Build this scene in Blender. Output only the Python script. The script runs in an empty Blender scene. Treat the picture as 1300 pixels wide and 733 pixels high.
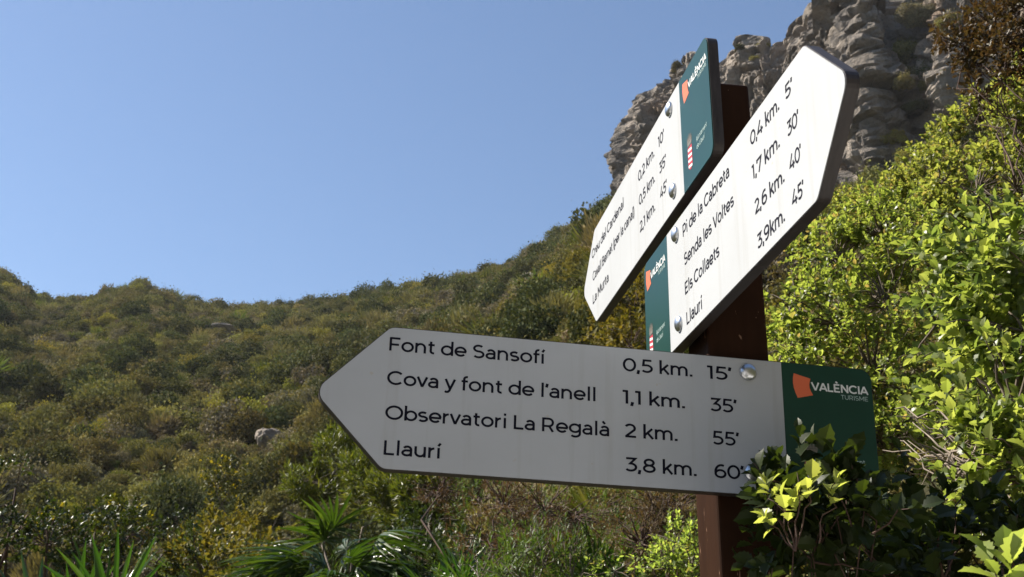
import bpy, bmesh, math, random
import numpy as np
from mathutils import Vector, Matrix, noise
from mathutils.bvhtree import BVHTree

R = math.radians
sc = bpy.context.scene
COL = sc.collection
random.seed(7)
rng = np.random.default_rng(7)

# ------------------------------------------------------------------ camera, world, sun
CAMZ = 1.6
PW, PH = 1300.0, 733.0          # size of the photograph, for reading positions off it
FPX, PITCH, ROLL = 1539.54, 0.3795, 0.0072
F0 = Vector((0, math.cos(PITCH), math.sin(PITCH)))
U0 = Vector((0, -math.sin(PITCH), math.cos(PITCH)))
R0 = Vector((1, 0, 0))
CR = R0 * math.cos(ROLL) + U0 * math.sin(ROLL)
CU = U0 * math.cos(ROLL) - R0 * math.sin(ROLL)
cam = bpy.data.cameras.new('camera')
cam.sensor_width = 36
cam.lens = 36 * FPX / PW
cam.clip_start, cam.clip_end = 0.05, 20000
cam.dof.use_dof = True
cam.dof.focus_distance = 1.85
cam.dof.aperture_fstop = 24
camo = bpy.data.objects.new('camera', cam)
COL.objects.link(camo)
M = Matrix((CR, CU, -F0)).transposed().to_4x4()
M.translation = (0, 0, CAMZ)
camo.matrix_world = M
sc.camera = camo
CAMP = Vector((0, 0, CAMZ))

SUN_EL, SUN_AZ = R(46), R(-74)      # azimuth clockwise from +Y: the sun stands to the left
world = bpy.data.worlds.new('World')
sc.world = world
world.use_nodes = True
wn = world.node_tree
sky = wn.nodes.new('ShaderNodeTexSky')
sky.sky_type = 'NISHITA'
sky.sun_disc = False
sky.sun_elevation = SUN_EL
sky.sun_rotation = SUN_AZ
sky.altitude = 200
sky.air_density = 1.0
sky.dust_density = 0.35
sky.ozone_density = 2.6
wn.links.new(sky.outputs[0], wn.nodes['Background'].inputs[0])
wn.nodes['Background'].inputs[1].default_value = 0.076
sl = bpy.data.lights.new('sun', 'SUN')
sl.energy = 4.7
sl.angle = R(0.5)
sl.color = (1, .93, .82)
so = bpy.data.objects.new('sun', sl)
SUNV = Vector((math.cos(SUN_EL) * math.sin(SUN_AZ), math.cos(SUN_EL) * math.cos(SUN_AZ), math.sin(SUN_EL)))
so.rotation_euler = SUNV.to_track_quat('Z', 'Y').to_euler()
so.location = (-20, 0, 40)
COL.objects.link(so)
sc.view_settings.view_transform = 'Standard'
sc.view_settings.look = 'None'
sc.view_settings.exposure = 1.1
sc.view_settings.gamma = 1
sc.cycles.max_bounces = 6
sc.cycles.diffuse_bounces = 3
sc.cycles.transmission_bounces = 4
sc.cycles.caustics_reflective = False
sc.cycles.caustics_refractive = False

# ------------------------------------------------------------------ helpers
def ray(px, py):
    return (CR * ((px - PW / 2) / FPX) - CU * ((py - PH / 2) / FPX) + F0).normalized()

def at(px, py, r):
    """the point of the place seen at that pixel, r metres away along the ground"""
    d = ray(px, py)
    return CAMP + d * (r / math.hypot(d.x, d.y))

def tag(o, label=None, cat=None, group=None, kind=None):
    if label: o['label'] = label
    if cat: o['category'] = cat
    if group: o['group'] = group
    if kind: o['kind'] = kind
    return o

def empty(name, loc, label=None, cat=None, group=None, rz=0):
    o = bpy.data.objects.new(name, None)
    o.empty_display_size = .1
    o.location = loc
    o.rotation_euler = (0, 0, rz)
    COL.objects.link(o)
    return tag(o, label, cat, group)

def link(name, me, mat=None, parent=None):
    o = bpy.data.objects.new(name, me)
    COL.objects.link(o)
    if mat is not None:
        me.materials.clear()
        me.materials.append(mat)
    if parent is not None:
        o.parent = parent
    return o

def mesh_tris(name, V, T, smooth=False):
    V = np.asarray(V, dtype=np.float32).reshape(-1, 3)
    T = np.asarray(T, dtype=np.int32)
    k = T.shape[1]
    me = bpy.data.meshes.new(name)
    me.vertices.add(len(V))
    me.vertices.foreach_set('co', V.ravel())
    me.loops.add(T.size)
    me.loops.foreach_set('vertex_index', T.ravel())
    me.polygons.add(len(T))
    me.polygons.foreach_set('loop_start', np.arange(0, T.size, k, dtype=np.int32))
    me.polygons.foreach_set('use_smooth', np.full(len(T), smooth, dtype=bool))
    me.update(calc_edges=True)
    me.validate()
    return me

def from_bm(name, bm, smooth=False):
    me = bpy.data.meshes.new(name)
    bmesh.ops.recalc_face_normals(bm, faces=bm.faces)
    for f in bm.faces: f.smooth = smooth
    bm.to_mesh(me)
    bm.free()
    return me

# ------------------------------------------------------------------ materials
def mat(name):
    m = bpy.data.materials.new(name)
    m.use_nodes = True
    nt = m.node_tree
    return m, nt, nt.nodes['Principled BSDF']

def N(nt, t, **kw):
    n = nt.nodes.new(t)
    for k, v in kw.items(): setattr(n, k, v)
    return n

def ramp(nt, stops, src):
    n = N(nt, 'ShaderNodeValToRGB')
    e = n.color_ramp.elements
    while len(e) < len(stops): e.new(.5)
    for i, (p, c) in enumerate(stops):
        e[i].position = p
        e[i].color = (*c, 1)
    nt.links.new(src, n.inputs[0])
    return n.outputs[0]

def mixc(nt, fac, a, b, mode='MIX'):
    n = N(nt, 'ShaderNodeMix', data_type='RGBA', blend_type=mode)
    for i, v in ((0, fac), (6, a), (7, b)):
        if hasattr(v, 'is_linked'): nt.links.new(v, n.inputs[i])
        else: n.inputs[i].default_value = v if i == 0 else (*v, 1)
    return n.outputs[2]

def noise_tex(nt, scale, detail=5, rough=.55, coord='Object', stretch=None, dist=0):
    tc = N(nt, 'ShaderNodeTexCoord')
    src = tc.outputs[coord]
    if stretch:
        mp = N(nt, 'ShaderNodeMapping')
        mp.inputs['Scale'].default_value = stretch
        nt.links.new(src, mp.inputs[0])
        src = mp.outputs[0]
    n = N(nt, 'ShaderNodeTexNoise')
    n.inputs['Scale'].default_value = scale
    n.inputs['Detail'].default_value = detail
    n.inputs['Roughness'].default_value = rough
    n.inputs['Distortion'].default_value = dist
    nt.links.new(src, n.inputs['Vector'])
    return n

def bump(nt, height, bsdf, strength, distance=.01):
    b = N(nt, 'ShaderNodeBump')
    b.inputs['Strength'].default_value = strength
    b.inputs['Distance'].default_value = distance
    nt.links.new(height, b.inputs['Height'])
    nt.links.new(b.outputs[0], bsdf.inputs['Normal'])

def leaf_mat(name, cols, trans, tmix=.4, rough=.45, objvar=.25, spec=.4):
    """cols: colour stops spread at random over the leaves; trans: colour of the light let through"""
    m, nt, b = mat(name)
    geo = N(nt, 'ShaderNodeNewGeometry')
    oi = N(nt, 'ShaderNodeObjectInfo')
    c = ramp(nt, [(i / max(1, len(cols) - 1), cc) for i, cc in enumerate(cols)], geo.outputs['Random Per Island'])
    # each plant a little lighter, darker, greener or browner than the next
    hv = N(nt, 'ShaderNodeHueSaturation')
    mr = N(nt, 'ShaderNodeMapRange')
    mr.inputs['To Min'].default_value = 1 - objvar
    mr.inputs['To Max'].default_value = 1 + objvar
    nt.links.new(oi.outputs['Random'], mr.inputs[0])
    mr2 = N(nt, 'ShaderNodeMapRange')
    mr2.inputs['To Min'].default_value = .5 - .014 * objvar / .25
    mr2.inputs['To Max'].default_value = .5 + .03 * objvar / .25
    mu = N(nt, 'ShaderNodeMath', operation='MULTIPLY')
    mu.inputs[1].default_value = 7.13
    fr = N(nt, 'ShaderNodeMath', operation='FRACT')
    nt.links.new(oi.outputs['Random'], mu.inputs[0])
    nt.links.new(mu.outputs[0], fr.inputs[0])
    nt.links.new(fr.outputs[0], mr2.inputs[0])
    nt.links.new(mr.outputs[0], hv.inputs['Value'])
    nt.links.new(mr2.outputs[0], hv.inputs['Hue'])
    nt.links.new(c, hv.inputs['Color'])
    nt.links.new(hv.outputs[0], b.inputs['Base Color'])
    b.inputs['Roughness'].default_value = rough
    b.inputs['Specular IOR Level'].default_value = spec
    if tmix > 0:
        t = N(nt, 'ShaderNodeBsdfTranslucent')
        tv = mixc(nt, 1.0, hv.outputs[0], trans, 'MULTIPLY')
        nt.links.new(tv, t.inputs[0])
        mx = N(nt, 'ShaderNodeMixShader')
        mx.inputs[0].default_value = tmix
        nt.links.new(b.outputs[0], mx.inputs[1])
        nt.links.new(t.outputs[0], mx.inputs[2])
        nt.links.new(mx.outputs[0], nt.nodes['Material Output'].inputs[0])
    return m

def flat_mat(name, col, rough=.5, metal=0, spec=.5):
    m, nt, b = mat(name)
    b.inputs['Base Color'].default_value = (*col, 1)
    b.inputs['Roughness'].default_value = rough
    b.inputs['Metallic'].default_value = metal
    b.inputs['Specular IOR Level'].default_value = spec
    return m

# signpost materials
def m_white():
    m, nt, b = mat('white_sheet')
    n = noise_tex(nt, 6, 6, .6)
    s = noise_tex(nt, 90, 2, .5)
    c = mixc(nt, ramp(nt, [(.35, (0, 0, 0)), (.75, (1, 1, 1))], n.outputs[0]), (.44, .455, .467), (.40, .412, .42))
    spots = ramp(nt, [(.73, (0, 0, 0)), (.78, (1, 1, 1))], s.outputs[0])
    c2 = mixc(nt, spots, c, (.42, .40, .36))
    dr = noise_tex(nt, 20, 4, .6, stretch=(2.2, .12, 1))
    c2 = mixc(nt, ramp(nt, [(.56, (0, 0, 0)), (.76, (.30, .30, .30))], dr.outputs[0]), c2, (.30, .285, .25))
    nt.links.new(c2, b.inputs['Base Color'])
    b.inputs['Roughness'].default_value = .6
    b.inputs['Specular IOR Level'].default_value = .3
    n2 = noise_tex(nt, 14, 3, .5)
    bump(nt, n2.outputs[0], b, .12, .002)
    return m
M_WHITE = m_white()

def m_core():
    m, nt, b = mat('dark_board_edge')
    n = noise_tex(nt, 25, 6, .6, stretch=(1, 1, 6))
    c = ramp(nt, [(.3, (.022, .0175, .017)), (.7, (.046, .037, .035))], n.outputs[0])
    nt.links.new(c, b.inputs['Base Color'])
    b.inputs['Roughness'].default_value = .5
    bump(nt, n.outputs[0], b, .25, .002)
    return m
M_CORE = m_core()

def m_post():
    m, nt, b = mat('brown_painted_post')
    n = noise_tex(nt, 9, 6, .6, stretch=(4, 4, .5))
    c = ramp(nt, [(.3, (.024, .0100, .0046)), (.7, (.035, .0148, .0068))], n.outputs[0])
    ch = noise_tex(nt, 60, 4, .6, stretch=(1.6, 1.6, .35), dist=.4)
    chip = ramp(nt, [(.665, (0, 0, 0)), (.685, (1, 1, 1))], ch.outputs[0])
    c2 = mixc(nt, chip, c, (.22, .13, .085))
    nt.links.new(c2, b.inputs['Base Color'])
    b.inputs['Roughness'].default_value = .55
    b.inputs['Specular IOR Level'].default_value = .08
    bump(nt, n.outputs[0], b, .3, .003)
    return m
M_POST = m_post()

def m_green():
    m, nt, b = mat('green_sheet')
    n = noise_tex(nt, 8, 5, .6)
    c = ramp(nt, [(.3, (.0045, .040, .027)), (.7, (.007, .050, .034))], n.outputs[0])
    nt.links.new(c, b.inputs['Base Color'])
    b.inputs['Roughness'].default_value = .3
    return m
M_GREEN = m_green()
M_INK = flat_mat('dark_blue_ink', (.005, .005, .012), .6, 0, .12)
M_LOGOWHITE = flat_mat('white_ink', (.72, .74, .72), .45)
M_LOGOGREY = flat_mat('pale_green_ink', (.38, .50, .46), .45)
M_PLATE = flat_mat('dark_plate', (.02, .015, .014), .6, 0, .1)
M_ORANGE = flat_mat('orange_ink', (.72, .15, .06), .45)
M_RED = flat_mat('red_ink', (.45, .03, .04), .45)
M_CROWN = flat_mat('grey_ink', (.16, .14, .11), .45)
M_STEEL = flat_mat('galvanised_steel', (.66, .68, .70), .3, 1)
M_WASHER = flat_mat('dull_steel', (.42, .43, .44), .4, 1)

def m_bark(name, a, b_):
    m, nt, b = mat(name)
    n = noise_tex(nt, 40, 5, .6, stretch=(1, 1, .4))
    c = ramp(nt, [(.3, a), (.7, b_)], n.outputs[0])
    nt.links.new(c, b.inputs['Base Color'])
    b.inputs['Roughness'].default_value = .8
    return m
M_BARK = m_bark('grey_brown_bark', (.07, .05, .035), (.16, .125, .09))
M_DRYTWIG = m_bark('pale_dry_twig', (.17, .13, .10), (.32, .26, .20))
M_DARKTWIG = m_bark('dark_red_twig', (.05, .025, .018), (.10, .055, .038))

def m_ground():
    m, nt, b = mat('hillside_soil')
    n = noise_tex(nt, .25, 8, .65)
    n2 = noise_tex(nt, 3, 6, .6)
    c = ramp(nt, [(.3, (.026, .028, .014)), (.5, (.045, .040, .022)), (.68, (.075, .06, .04))], n.outputs[0])
    c2 = mixc(nt, n2.outputs[0], c, (.032, .036, .016))
    nt.links.new(c2, b.inputs['Base Color'])
    b.inputs['Roughness'].default_value = .95
    b.inputs['Specular IOR Level'].default_value = .05
    bump(nt, n2.outputs[0], b, .8, .2)
    return m
M_GROUND = m_ground()

def m_rock(name, big, warm=True, bs=1.0):
    m, nt, b = mat(name)
    n1 = noise_tex(nt, .35 * big, 8, .65, dist=.3)
    n2 = noise_tex(nt, 2.2 * big, 8, .7, stretch=(1, 1, .8))
    n3 = noise_tex(nt, .12 * big, 4, .5)
    st = noise_tex(nt, .6 * big, 6, .6, stretch=(1, 1, .12))
    c = ramp(nt, [(.28, (.19, .155, .122)), (.5, (.35, .288, .228)), (.72, (.48, .40, .32))], n1.outputs[0])
    c = mixc(nt, ramp(nt, [(.42, (1, 1, 1)), (.56, (0, 0, 0))], st.outputs[0]), c, (.19, .162, .135))
    if warm:
        c = mixc(nt, ramp(nt, [(.60, (0, 0, 0)), (.70, (.75, .75, .75))], n3.outputs[0]), c, (.42, .25, .13))
    c = mixc(nt, ramp(nt, [(.32, (.8, .8, .8)), (.45, (0, 0, 0))], n2.outputs[0]), c, (.10, .09, .078))
    nt.links.new(c, b.inputs['Base Color'])
    b.inputs['Roughness'].default_value = .92
    vo = N(nt, 'ShaderNodeTexVoronoi', feature='DISTANCE_TO_EDGE')
    tc = N(nt, 'ShaderNodeTexCoord')
    wrp = N(nt, 'ShaderNodeVectorMath', operation='ADD')
    nt.links.new(tc.outputs['Object'], wrp.inputs[0])
    nt.links.new(n1.outputs[1], wrp.inputs[1])
    nt.links.new(wrp.outputs[0], vo.inputs['Vector'])
    vo.inputs['Scale'].default_value = .8 * big
    hh = N(nt, 'ShaderNodeMath', operation='ADD')
    nt.links.new(n2.outputs[0], hh.inputs[0])
    mm = N(nt, 'ShaderNodeMath', operation='MULTIPLY')
    mm.inputs[1].default_value = .5
    nt.links.new(vo.outputs[0], mm.inputs[0])
    nt.links.new(mm.outputs[0], hh.inputs[1])
    bump(nt, hh.outputs[0], b, 1.0, bs)
    return m
M_CLIFF = m_rock('limestone_cliff', .8, True, .9)
M_ROCK = m_rock('limestone_rock', 4, False, .12)

# ------------------------------------------------------------------ terrain
def azel(px, py):
    d = ray(px, py)
    return math.atan2(d.x, d.y), math.atan2(d.z, math.hypot(d.x, d.y))

ridge_px = [(0, 354), (50, 386), (95, 387), (140, 373), (180, 368), (230, 388), (290, 399), (330, 400), (390, 395), (470, 381),
            (540, 367), (600, 356), (655, 341), (700, 318), (735, 292), (770, 268), (840, 262), (960, 262), (1080, 258), (1160, 228), (1230, 180), (1300, 150)]
_ra = [(azel(*p)) for p in ridge_px]
RA = np.array([-3.2, -2.2, -1.7, -1.0, -.6] + [a for a, e in _ra] + [.7, 1.2, 1.8, 2.2, 3.2])
RT = np.array([.3, .3, .25, .25, .40] + [math.tan(e) for a, e in _ra] + [.55, .5, .6, .9, 1.0])  # last entries: unseen bank behind the viewer, raised to block sky light
RRa = np.array([-3.2, -2.0, -1.5, -.5, -.2, 0., .08, .16, .25, .4, 1.5, 2.0, 3.2])
RRr = np.array([40, 40, 140, 140, 135, 122, 108, 97, 88, 82, 80, 40, 40.])
R0a = np.array([-3.2, -2.0, -1.5, -.45, -.3, -.16, -.08, 0., .1, .15, .5, 1.5, 3.2])
R0r = np.array([3.5, 3.5, 24, 26, 22, 17, 13.5, 10, 6, 5, 4, 4, 3.5])

def ground_z(az, r, rough=True):
    tR = float(np.interp(az, RA, RT)); rR = float(np.interp(az, RRa, RRr)); r0 = float(np.interp(az, R0a, R0r))
    k = tR / (1 - r0 / rR)
    def hill(q):
        z = k * (q - r0)
        base = -CAMZ
        w = 1.2
        m = max(z, base)
        return m + w * math.log(math.exp((z - m) / w) + math.exp((base - m) / w))
    if r <= rR: z = hill(r)
    else:
        z = hill(rR) - .22 * (r - rR)
        z = max(z, -25 + 0 * r)
    z += CAMZ
    if rough:
        x, y = r * math.sin(az), r * math.cos(az)
        a = min(1.0, max(0., (r - 3) / 50))
        z += a * (.7 * noise.noise(Vector((x * .05, y * .05, 3.1))) + .5 * noise.noise(Vector((x * .16, y * .16, 7.7)))) + .06 * noise.noise(Vector((x, y, 0)))
    return z

def ground_xy(x, y): return ground_z(math.atan2(x, y), math.hypot(x, y))

azs = np.concatenate([np.linspace(-math.pi, -.75, 50, endpoint=False), np.linspace(-.75, .75, 260), np.linspace(.75, math.pi, 50)[1:]])
rs = np.concatenate([np.geomspace(.6, 170, 130), np.geomspace(180, 1500, 16)])
V, T = [(0, 0, ground_z(0, .3))], []
for a in azs[:-1]:
    for r in rs: V.append((r * math.sin(a), r * math.cos(a), ground_z(a, r)))
na, nr = len(azs) - 1, len(rs)
for i in range(na):
    j = (i + 1) % na
    T.append((0, 1 + j * nr, 1 + i * nr)); 
    for k in range(nr - 1):
        a, b, c, d = 1 + i * nr + k, 1 + i * nr + k + 1, 1 + j * nr + k + 1, 1 + j * nr + k
        T += [(a, c, b), (a, d, c)]
T = [(a, c, b) for a, b, c in T]
g = link('hillside_ground', mesh_tris('hillside_ground', V, T, True), M_GROUND)
tag(g, kind='structure')

# unseen pale trail under the viewer, added to bounce sunlight onto the lowest board
V, T = [], []
ys = np.linspace(-22, 1.15, 90); xs_ = np.linspace(-4.2, 2.6, 46)
for y in ys:
    for x in xs_:
        mx = .5 * math.sin(y * .3) + (.0 if y > -6 else (y + 6) * .2)
        X_ = x * (1 + .12 * noise.noise(Vector((y * .6, x > 0, 0)))) + mx
        V.append((X_, y + .25 * noise.noise(Vector((x * 1.2, 3, 0))), ground_xy(X_, y) + .012 + .02 * abs(noise.noise(Vector((X_ * 2, y * 2, 5))))))
nxp = len(xs_)
for i in range(len(ys) - 1):
    for j in range(nxp - 1):
        a = i * nxp + j
        T.append((a, a + 1, a + nxp + 1, a + nxp))
def m_bounce_path():
    m, nt, b = mat('bounce_trail')
    n = noise_tex(nt, 1.5, 8, .65); n2 = noise_tex(nt, 30, 4, .6)
    c = ramp(nt, [(.3, (.38, .375, .365)), (.7, (.56, .55, .535))], n.outputs[0])
    c = mixc(nt, ramp(nt, [(.4, (.5, .5, .5)), (.6, (0, 0, 0))], n2.outputs[0]), c, (.24, .21, .18))
    nt.links.new(c, b.inputs['Base Color']); b.inputs['Roughness'].default_value = .95
    bump(nt, n2.outputs[0], b, .6, .03)
    return m
tag(link('added_path', mesh_tris('added_path', V, T, True), m_bounce_path()), kind='structure')

# ------------------------------------------------------------------ cliff
top_px = [(700, 60), (775, 98), (785, 96), (800, 89), (830, 79), (870, 60), (905, 48), (940, 38), (965, 28), (990, 2), (1010, -16), (1040, -34), (1065, -46), (1090, -54), (1140, -60), (1300, -140), (1600, -200), (1900, -100), (2300, 200)]
added_path = []     # (x, y, top) outline in plan, back left first
def pt(px, r):
    d = ray(px, 150); a = math.atan2(d.x, d.y)
    return (r * math.sin(a), r * math.cos(a))
plan = [(812, 140), (800, 118), (793, 104), (796, 98), (818, 95), (862, 92), (910, 92), (960, 88), (1010, 87), (1050, 84), (1075, 84), (1085, 79), (1110, 77), (1140, 78), (1150, 82), (1160, 85), (1170, 82), (1182, 77), (1210, 74), (1260, 74), (1330, 72), (1420, 73), (1600, 78), (1900, 90), (2300, 110)]
pts = [pt(*p) for p in plan]
segl = [0]
for a, b in zip(pts, pts[1:]): segl.append(segl[-1] + math.dist(a, b))
segl = np.array(segl)
NS, NT, NC = 520, 190, 14
ss = np.linspace(0, segl[-1], NS)
# closer columns where the camera looks
dens = np.interp(ss, segl, [1, 1, 2, 4, 4, 4, 4, 4, 4, 4, 4, 4, 4, 4, 4, 4, 4, 4, 4, 4, 3, 2, 1, .6, .5])
cum = np.concatenate([[0], np.cumsum((dens[1:] + dens[:-1]) / 2)])
ss = np.interp(np.linspace(0, cum[-1], NS), cum, ss)
PXs = np.interp(ss, segl, [p[0] for p in pts]); PYs = np.interp(ss, segl, [p[1] for p in pts])
tx = np.gradient(PXs, ss); ty = np.gradient(PYs, ss)
ker = np.ones(9) / 9
txs = np.convolve(np.pad(tx, 4, 'edge'), ker, 'valid'); tys = np.convolve(np.pad(ty, 4, 'edge'), ker, 'valid')
nl = np.hypot(txs, tys); nx, ny = tys / nl, -txs / nl        # outward normal (towards the camera)
topa = [azel(*p) for p in top_px]
TA = np.array([a for a, e in topa]); TE = np.array([math.tan(e) for a, e in topa])
V = []
def rid(v): return 1 - 2 * abs(noise.noise(v))
for i in range(NS):
    az = math.atan2(PXs[i], PYs[i]); r = math.hypot(PXs[i], PYs[i])
    zt = CAMZ + float(np.interp(az, TA, TE)) * min(r, 96)
    zt += 1.1 * noise.noise(Vector((ss[i] * .35, 2.2, 0))) + .6 * noise.noise(Vector((ss[i] * 1.1, 5.2, 0))) - .4
    zb = CAMZ + 26
    for j in range(NT + NC):
        t = min(1, j / (NT - 1))
        z = zb + (zt - zb) * t
        # rock steps: beds of limestone split by vertical joints
        q = Vector((PXs[i] * .07, PYs[i] * .07, z * .045))
        d = 3.2 * noise.fractal(q, 1.0, 2.0, 3)
        q2 = Vector((PXs[i] * .22, PYs[i] * .22, z * .04 + 9))
        d += 2.9 * rid(q2) * (0.6 + .8 * noise.noise(q2 * 2.1))
        q3 = Vector((PXs[i] * .55, PYs[i] * .55, z * .5))
        wv = Vector((noise.noise(q3), noise.noise(q3 + Vector((31, 0, 0))), noise.noise(q3 + Vector((0, 17, 0)))))
        # broken blocks: every cell a facet of its own, set in or out and tilted
        for fs, zs, amp, tl, cut in ((.26, .17, 1.1, .55, .9), (.62, .45, .6, .55, .5), (1.5, 1.2, .28, .5, .22)):
            qv = Vector((PXs[i] * fs, PYs[i] * fs, z * zs)) + wv * (.25 if fs < 1 else .1)
            ds, ps = noise.voronoi(qv)
            hv = noise.cell_vector(ps[0] * 7.3 + Vector((.5, .5, .5)))
            d += amp * (hv.x - .5) * 1.4 + tl / fs * .5 * ((qv - ps[0]).dot(hv - Vector((.5, .5, .5))))
            d -= cut * max(0, 1 - (ds[1] - ds[0]) / .13)
        bed = z * .42 + 1.6 * noise.noise(Vector((PXs[i] * .06, PYs[i] * .06, z * .05 + 4)))
        fb = bed - math.floor(bed)
        d += .25 * (min(fb * 4, 1) - .5)
        q4 = Vector((PXs[i] * 1.8, PYs[i] * 1.8, z * 1.8))
        d += .14 * noise.turbulence(q4, 4, False)
        d *= .85
        d -= 2.0 * max(0, t - .86) / .14 * .9 + 1.0 * t      # leans back to the rim
        x, y = PXs[i] + nx[i] * d, PYs[i] + ny[i] * d
        if j >= NT:
            c = (j - NT + 1) / NC
            x += 9 * c ** 1.5; y += 34 * c ** 1.5
            z = zt - 3 * c + .5 * noise.noise(Vector((x * .4, y * .4, 1)))
        V.append((x, y, z))
NJ = NT + NC
T = []
for i in range(NS - 1):
    for j in range(NJ - 1):
        a, b, c, d = i * NJ + j, (i + 1) * NJ + j, (i + 1) * NJ + j + 1, i * NJ + j + 1
        T += [(a, b, c), (a, c, d)]
cliff_me = mesh_tris('cliff', V, T, False)
cl = link('cliff', cliff_me, M_CLIFF)
tag(cl, kind='structure')
cliff_bvh = BVHTree.FromPolygons([Vector(v) for v in V], T)

def on_cliff(px, py):
    h = cliff_bvh.ray_cast(CAMP, ray(px, py))
    return h[0]

# ------------------------------------------------------------------ the signpost
PX, PY, TH = 0.3268, 1.7383, 0.1641
WP, TB = 0.0938, 0.0245
ZTOP = CAMZ + 1.0357
HB, US, UB = .2, .14, .1915
PGZ = ground_xy(PX, PY)
post_root = empty('signpost', (PX, PY, PGZ), 'brown wooden trail signpost with three white arrow boards standing among the bushes', 'signpost', rz=TH)
# local frame of the post: x to the right, -y towards the viewer
bm = bmesh.new()
bmesh.ops.create_cube(bm, size=1)
hp = ZTOP - PGZ + .3
for v in bm.verts: v.co = Vector((v.co.x * WP, v.co.y * WP, (v.co.z + .5) * hp - .3))
bmesh.ops.bevel(bm, geom=bm.edges[:], offset=.005, segments=3, affect='EDGES', profile=.5)
me = from_bm('post', bm, False)
link('post', me, M_POST, post_root)

def rounded(pts, rad, seg=6):
    out = []
    n = len(pts)
    for i in range(n):
        p, a, b = Vector(pts[i]), Vector(pts[i - 1]), Vector(pts[(i + 1) % n])
        r = rad[i]
        if r <= 0: out.append(tuple(p)); continue
        da, db = (a - p).normalized(), (b - p).normalized()
        ang = da.angle(db)
        t = r / math.tan(ang / 2)
        s, e = p + da * t, p + db * t
        c = p + (da + db).normalized() * (r / math.sin(ang / 2))
        a0 = math.atan2(s.y - c.y, s.x - c.x); a1 = math.atan2(e.y - c.y, e.x - c.x)
        d = (a1 - a0 + math.pi) % (2 * math.pi) - math.pi
        for k in range(seg + 1):
            q = a0 + d * k / seg
            out.append((c.x + r * math.cos(q), c.y + r * math.sin(q)))
    return out

def prism(poly, z0, z1, bev=0):
    bm = bmesh.new()
    bot = [bm.verts.new((x, y, z0)) for x, y in poly]
    top = [bm.verts.new((x, y, z1)) for x, y in poly]
    n = len(poly)
    ft = bm.faces.new(top)
    bm.faces.new(bot[::-1])
    for i in range(n): bm.faces.new((bot[i], bot[(i + 1) % n], top[(i + 1) % n], top[i]))
    if bev:
        bmesh.ops.bevel(bm, geom=[e for e in ft.edges], offset=bev, segments=2, affect='EDGES', profile=.5)
    return bm

# --- a plain geometric sans lettering drawn with strokes (cap height 1)
def arc(cx, cy, rx, ry, a0, a1, n=None):
    n = n or max(4, int(abs(a1 - a0) / 9))
    return [(cx + rx * math.cos(R(a0 + (a1 - a0) * k / n)), cy + ry * math.sin(R(a0 + (a1 - a0) * k / n))) for k in range(n + 1)]
SW = .135; XH = .74; CY = .37; RY = .3025; TOP = 1 - SW / 2; LO = SW / 2
G = {}
G[' '] = (.33, [])
G['o'] = (.86, [arc(.43, CY, .325, RY, 0, 360)])
G['c'] = (.72, [arc(.41, CY, .325, RY, 45, 315)])
G['e'] = (.84, [arc(.42, CY, .325, RY, -3, 318), [(.10, CY - .02), (.79, CY - .02)]])
_a = [[(.60, 0), (.60, .46)] + arc(.37, .46, .23, .2125, 0, 150)[1:], [(.60, .405), (.34, .405)] + arc(.33, .236, .235, .169, 90, 270) + [(.42, .07), (.53, .12), (.60, .20)]]
G['a'] = (.75, _a); G['à'] = (.75, _a + [[(.24, 1.06), (.40, .87)]])
G['n'] = (.84, [[(.13, 0), (.13, XH)], arc(.405, .40, .275, .2725, 180, 0) + [(.68, 0)]])
G['m'] = (1.24, [[(.13, 0), (.13, XH)], arc(.365, .43, .235, .2425, 180, 0) + [(.60, 0)], arc(.835, .43, .235, .2425, 180, 0) + [(1.07, 0)]])
G['r'] = (.50, [[(.13, 0), (.13, XH)], arc(.44, .40, .31, .2725, 180, 93)])
G['u'] = (.83, [[(.12, XH), (.12, .33)] + arc(.395, .33, .275, .2625, 180, 360)[1:] + [(.67, .34)], [(.67, 0), (.67, XH)]])
G['d'] = (.88, [arc(.42, CY, .325, RY, 0, 360), [(.75, 0), (.75, 1.06)]])
G['b'] = (.88, [arc(.46, CY, .325, RY, 0, 360), [(.13, 0), (.13, 1.06)]])
G['p'] = (.88, [arc(.46, CY, .325, RY, 0, 360), [(.13, -.27), (.13, XH)]])
G['g'] = (.88, [arc(.42, CY + .03, .325, RY - .03, 0, 360), [(.74, XH), (.74, .03)] + arc(.43, .03, .31, .2325, 0, -140)[1:]])
G['l'] = (.36, [[(.18, 0), (.18, 1.06)]])
G['i'] = (.36, [[(.18, 0), (.18, XH)], [(.18, .90), (.18, 1.06)]])
G['í'] = (.36, [[(.18, 0), (.18, XH)], [(.15, .86), (.29, 1.06)]])
G['j'] = (.36, [[(.18, XH), (.18, -.08), (.12, -.19), (-.02, -.2)], [(.18, .90), (.18, 1.06)]])
G['t'] = (.52, [[(.22, .92), (.22, .22)] + arc(.40, .22, .18, .1525, 180, 285)[1:], [(.05, .6725), (.46, .6725)]])
G['f'] = (.48, [[(.21, 0), (.21, .83)] + arc(.39, .83, .18, .1625, 180, 75)[1:], [(.04, .6725), (.45, .6725)]])
G['s'] = (.68, [arc(.33, .5235, .235, .149, 38, 270) [:-1] + arc(.33, .2215, .255, .154, 88, -145)])
G['v'] = (.68, [[(.05, XH), (.34, .02)], [(.63, XH), (.34, .02)]])
G['y'] = (.68, [[(.05, XH), (.34, .03)], [(.63, XH), (.30, -.10), (.22, -.19), (.10, -.2), (.02, -.15)]])
G['k'] = (.70, [[(.13, 0), (.13, 1.06)], [(.60, XH), (.15, .26)], [(.31, .43), (.64, 0)]])
G['’'] = (.24, [[(.13, 1.0), (.07, .72)]])
G['.'] = (.27, [[(.12, 0), (.12, .16)]])
G[','] = (.27, [[(.14, .15), (.08, -.15)]])
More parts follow.
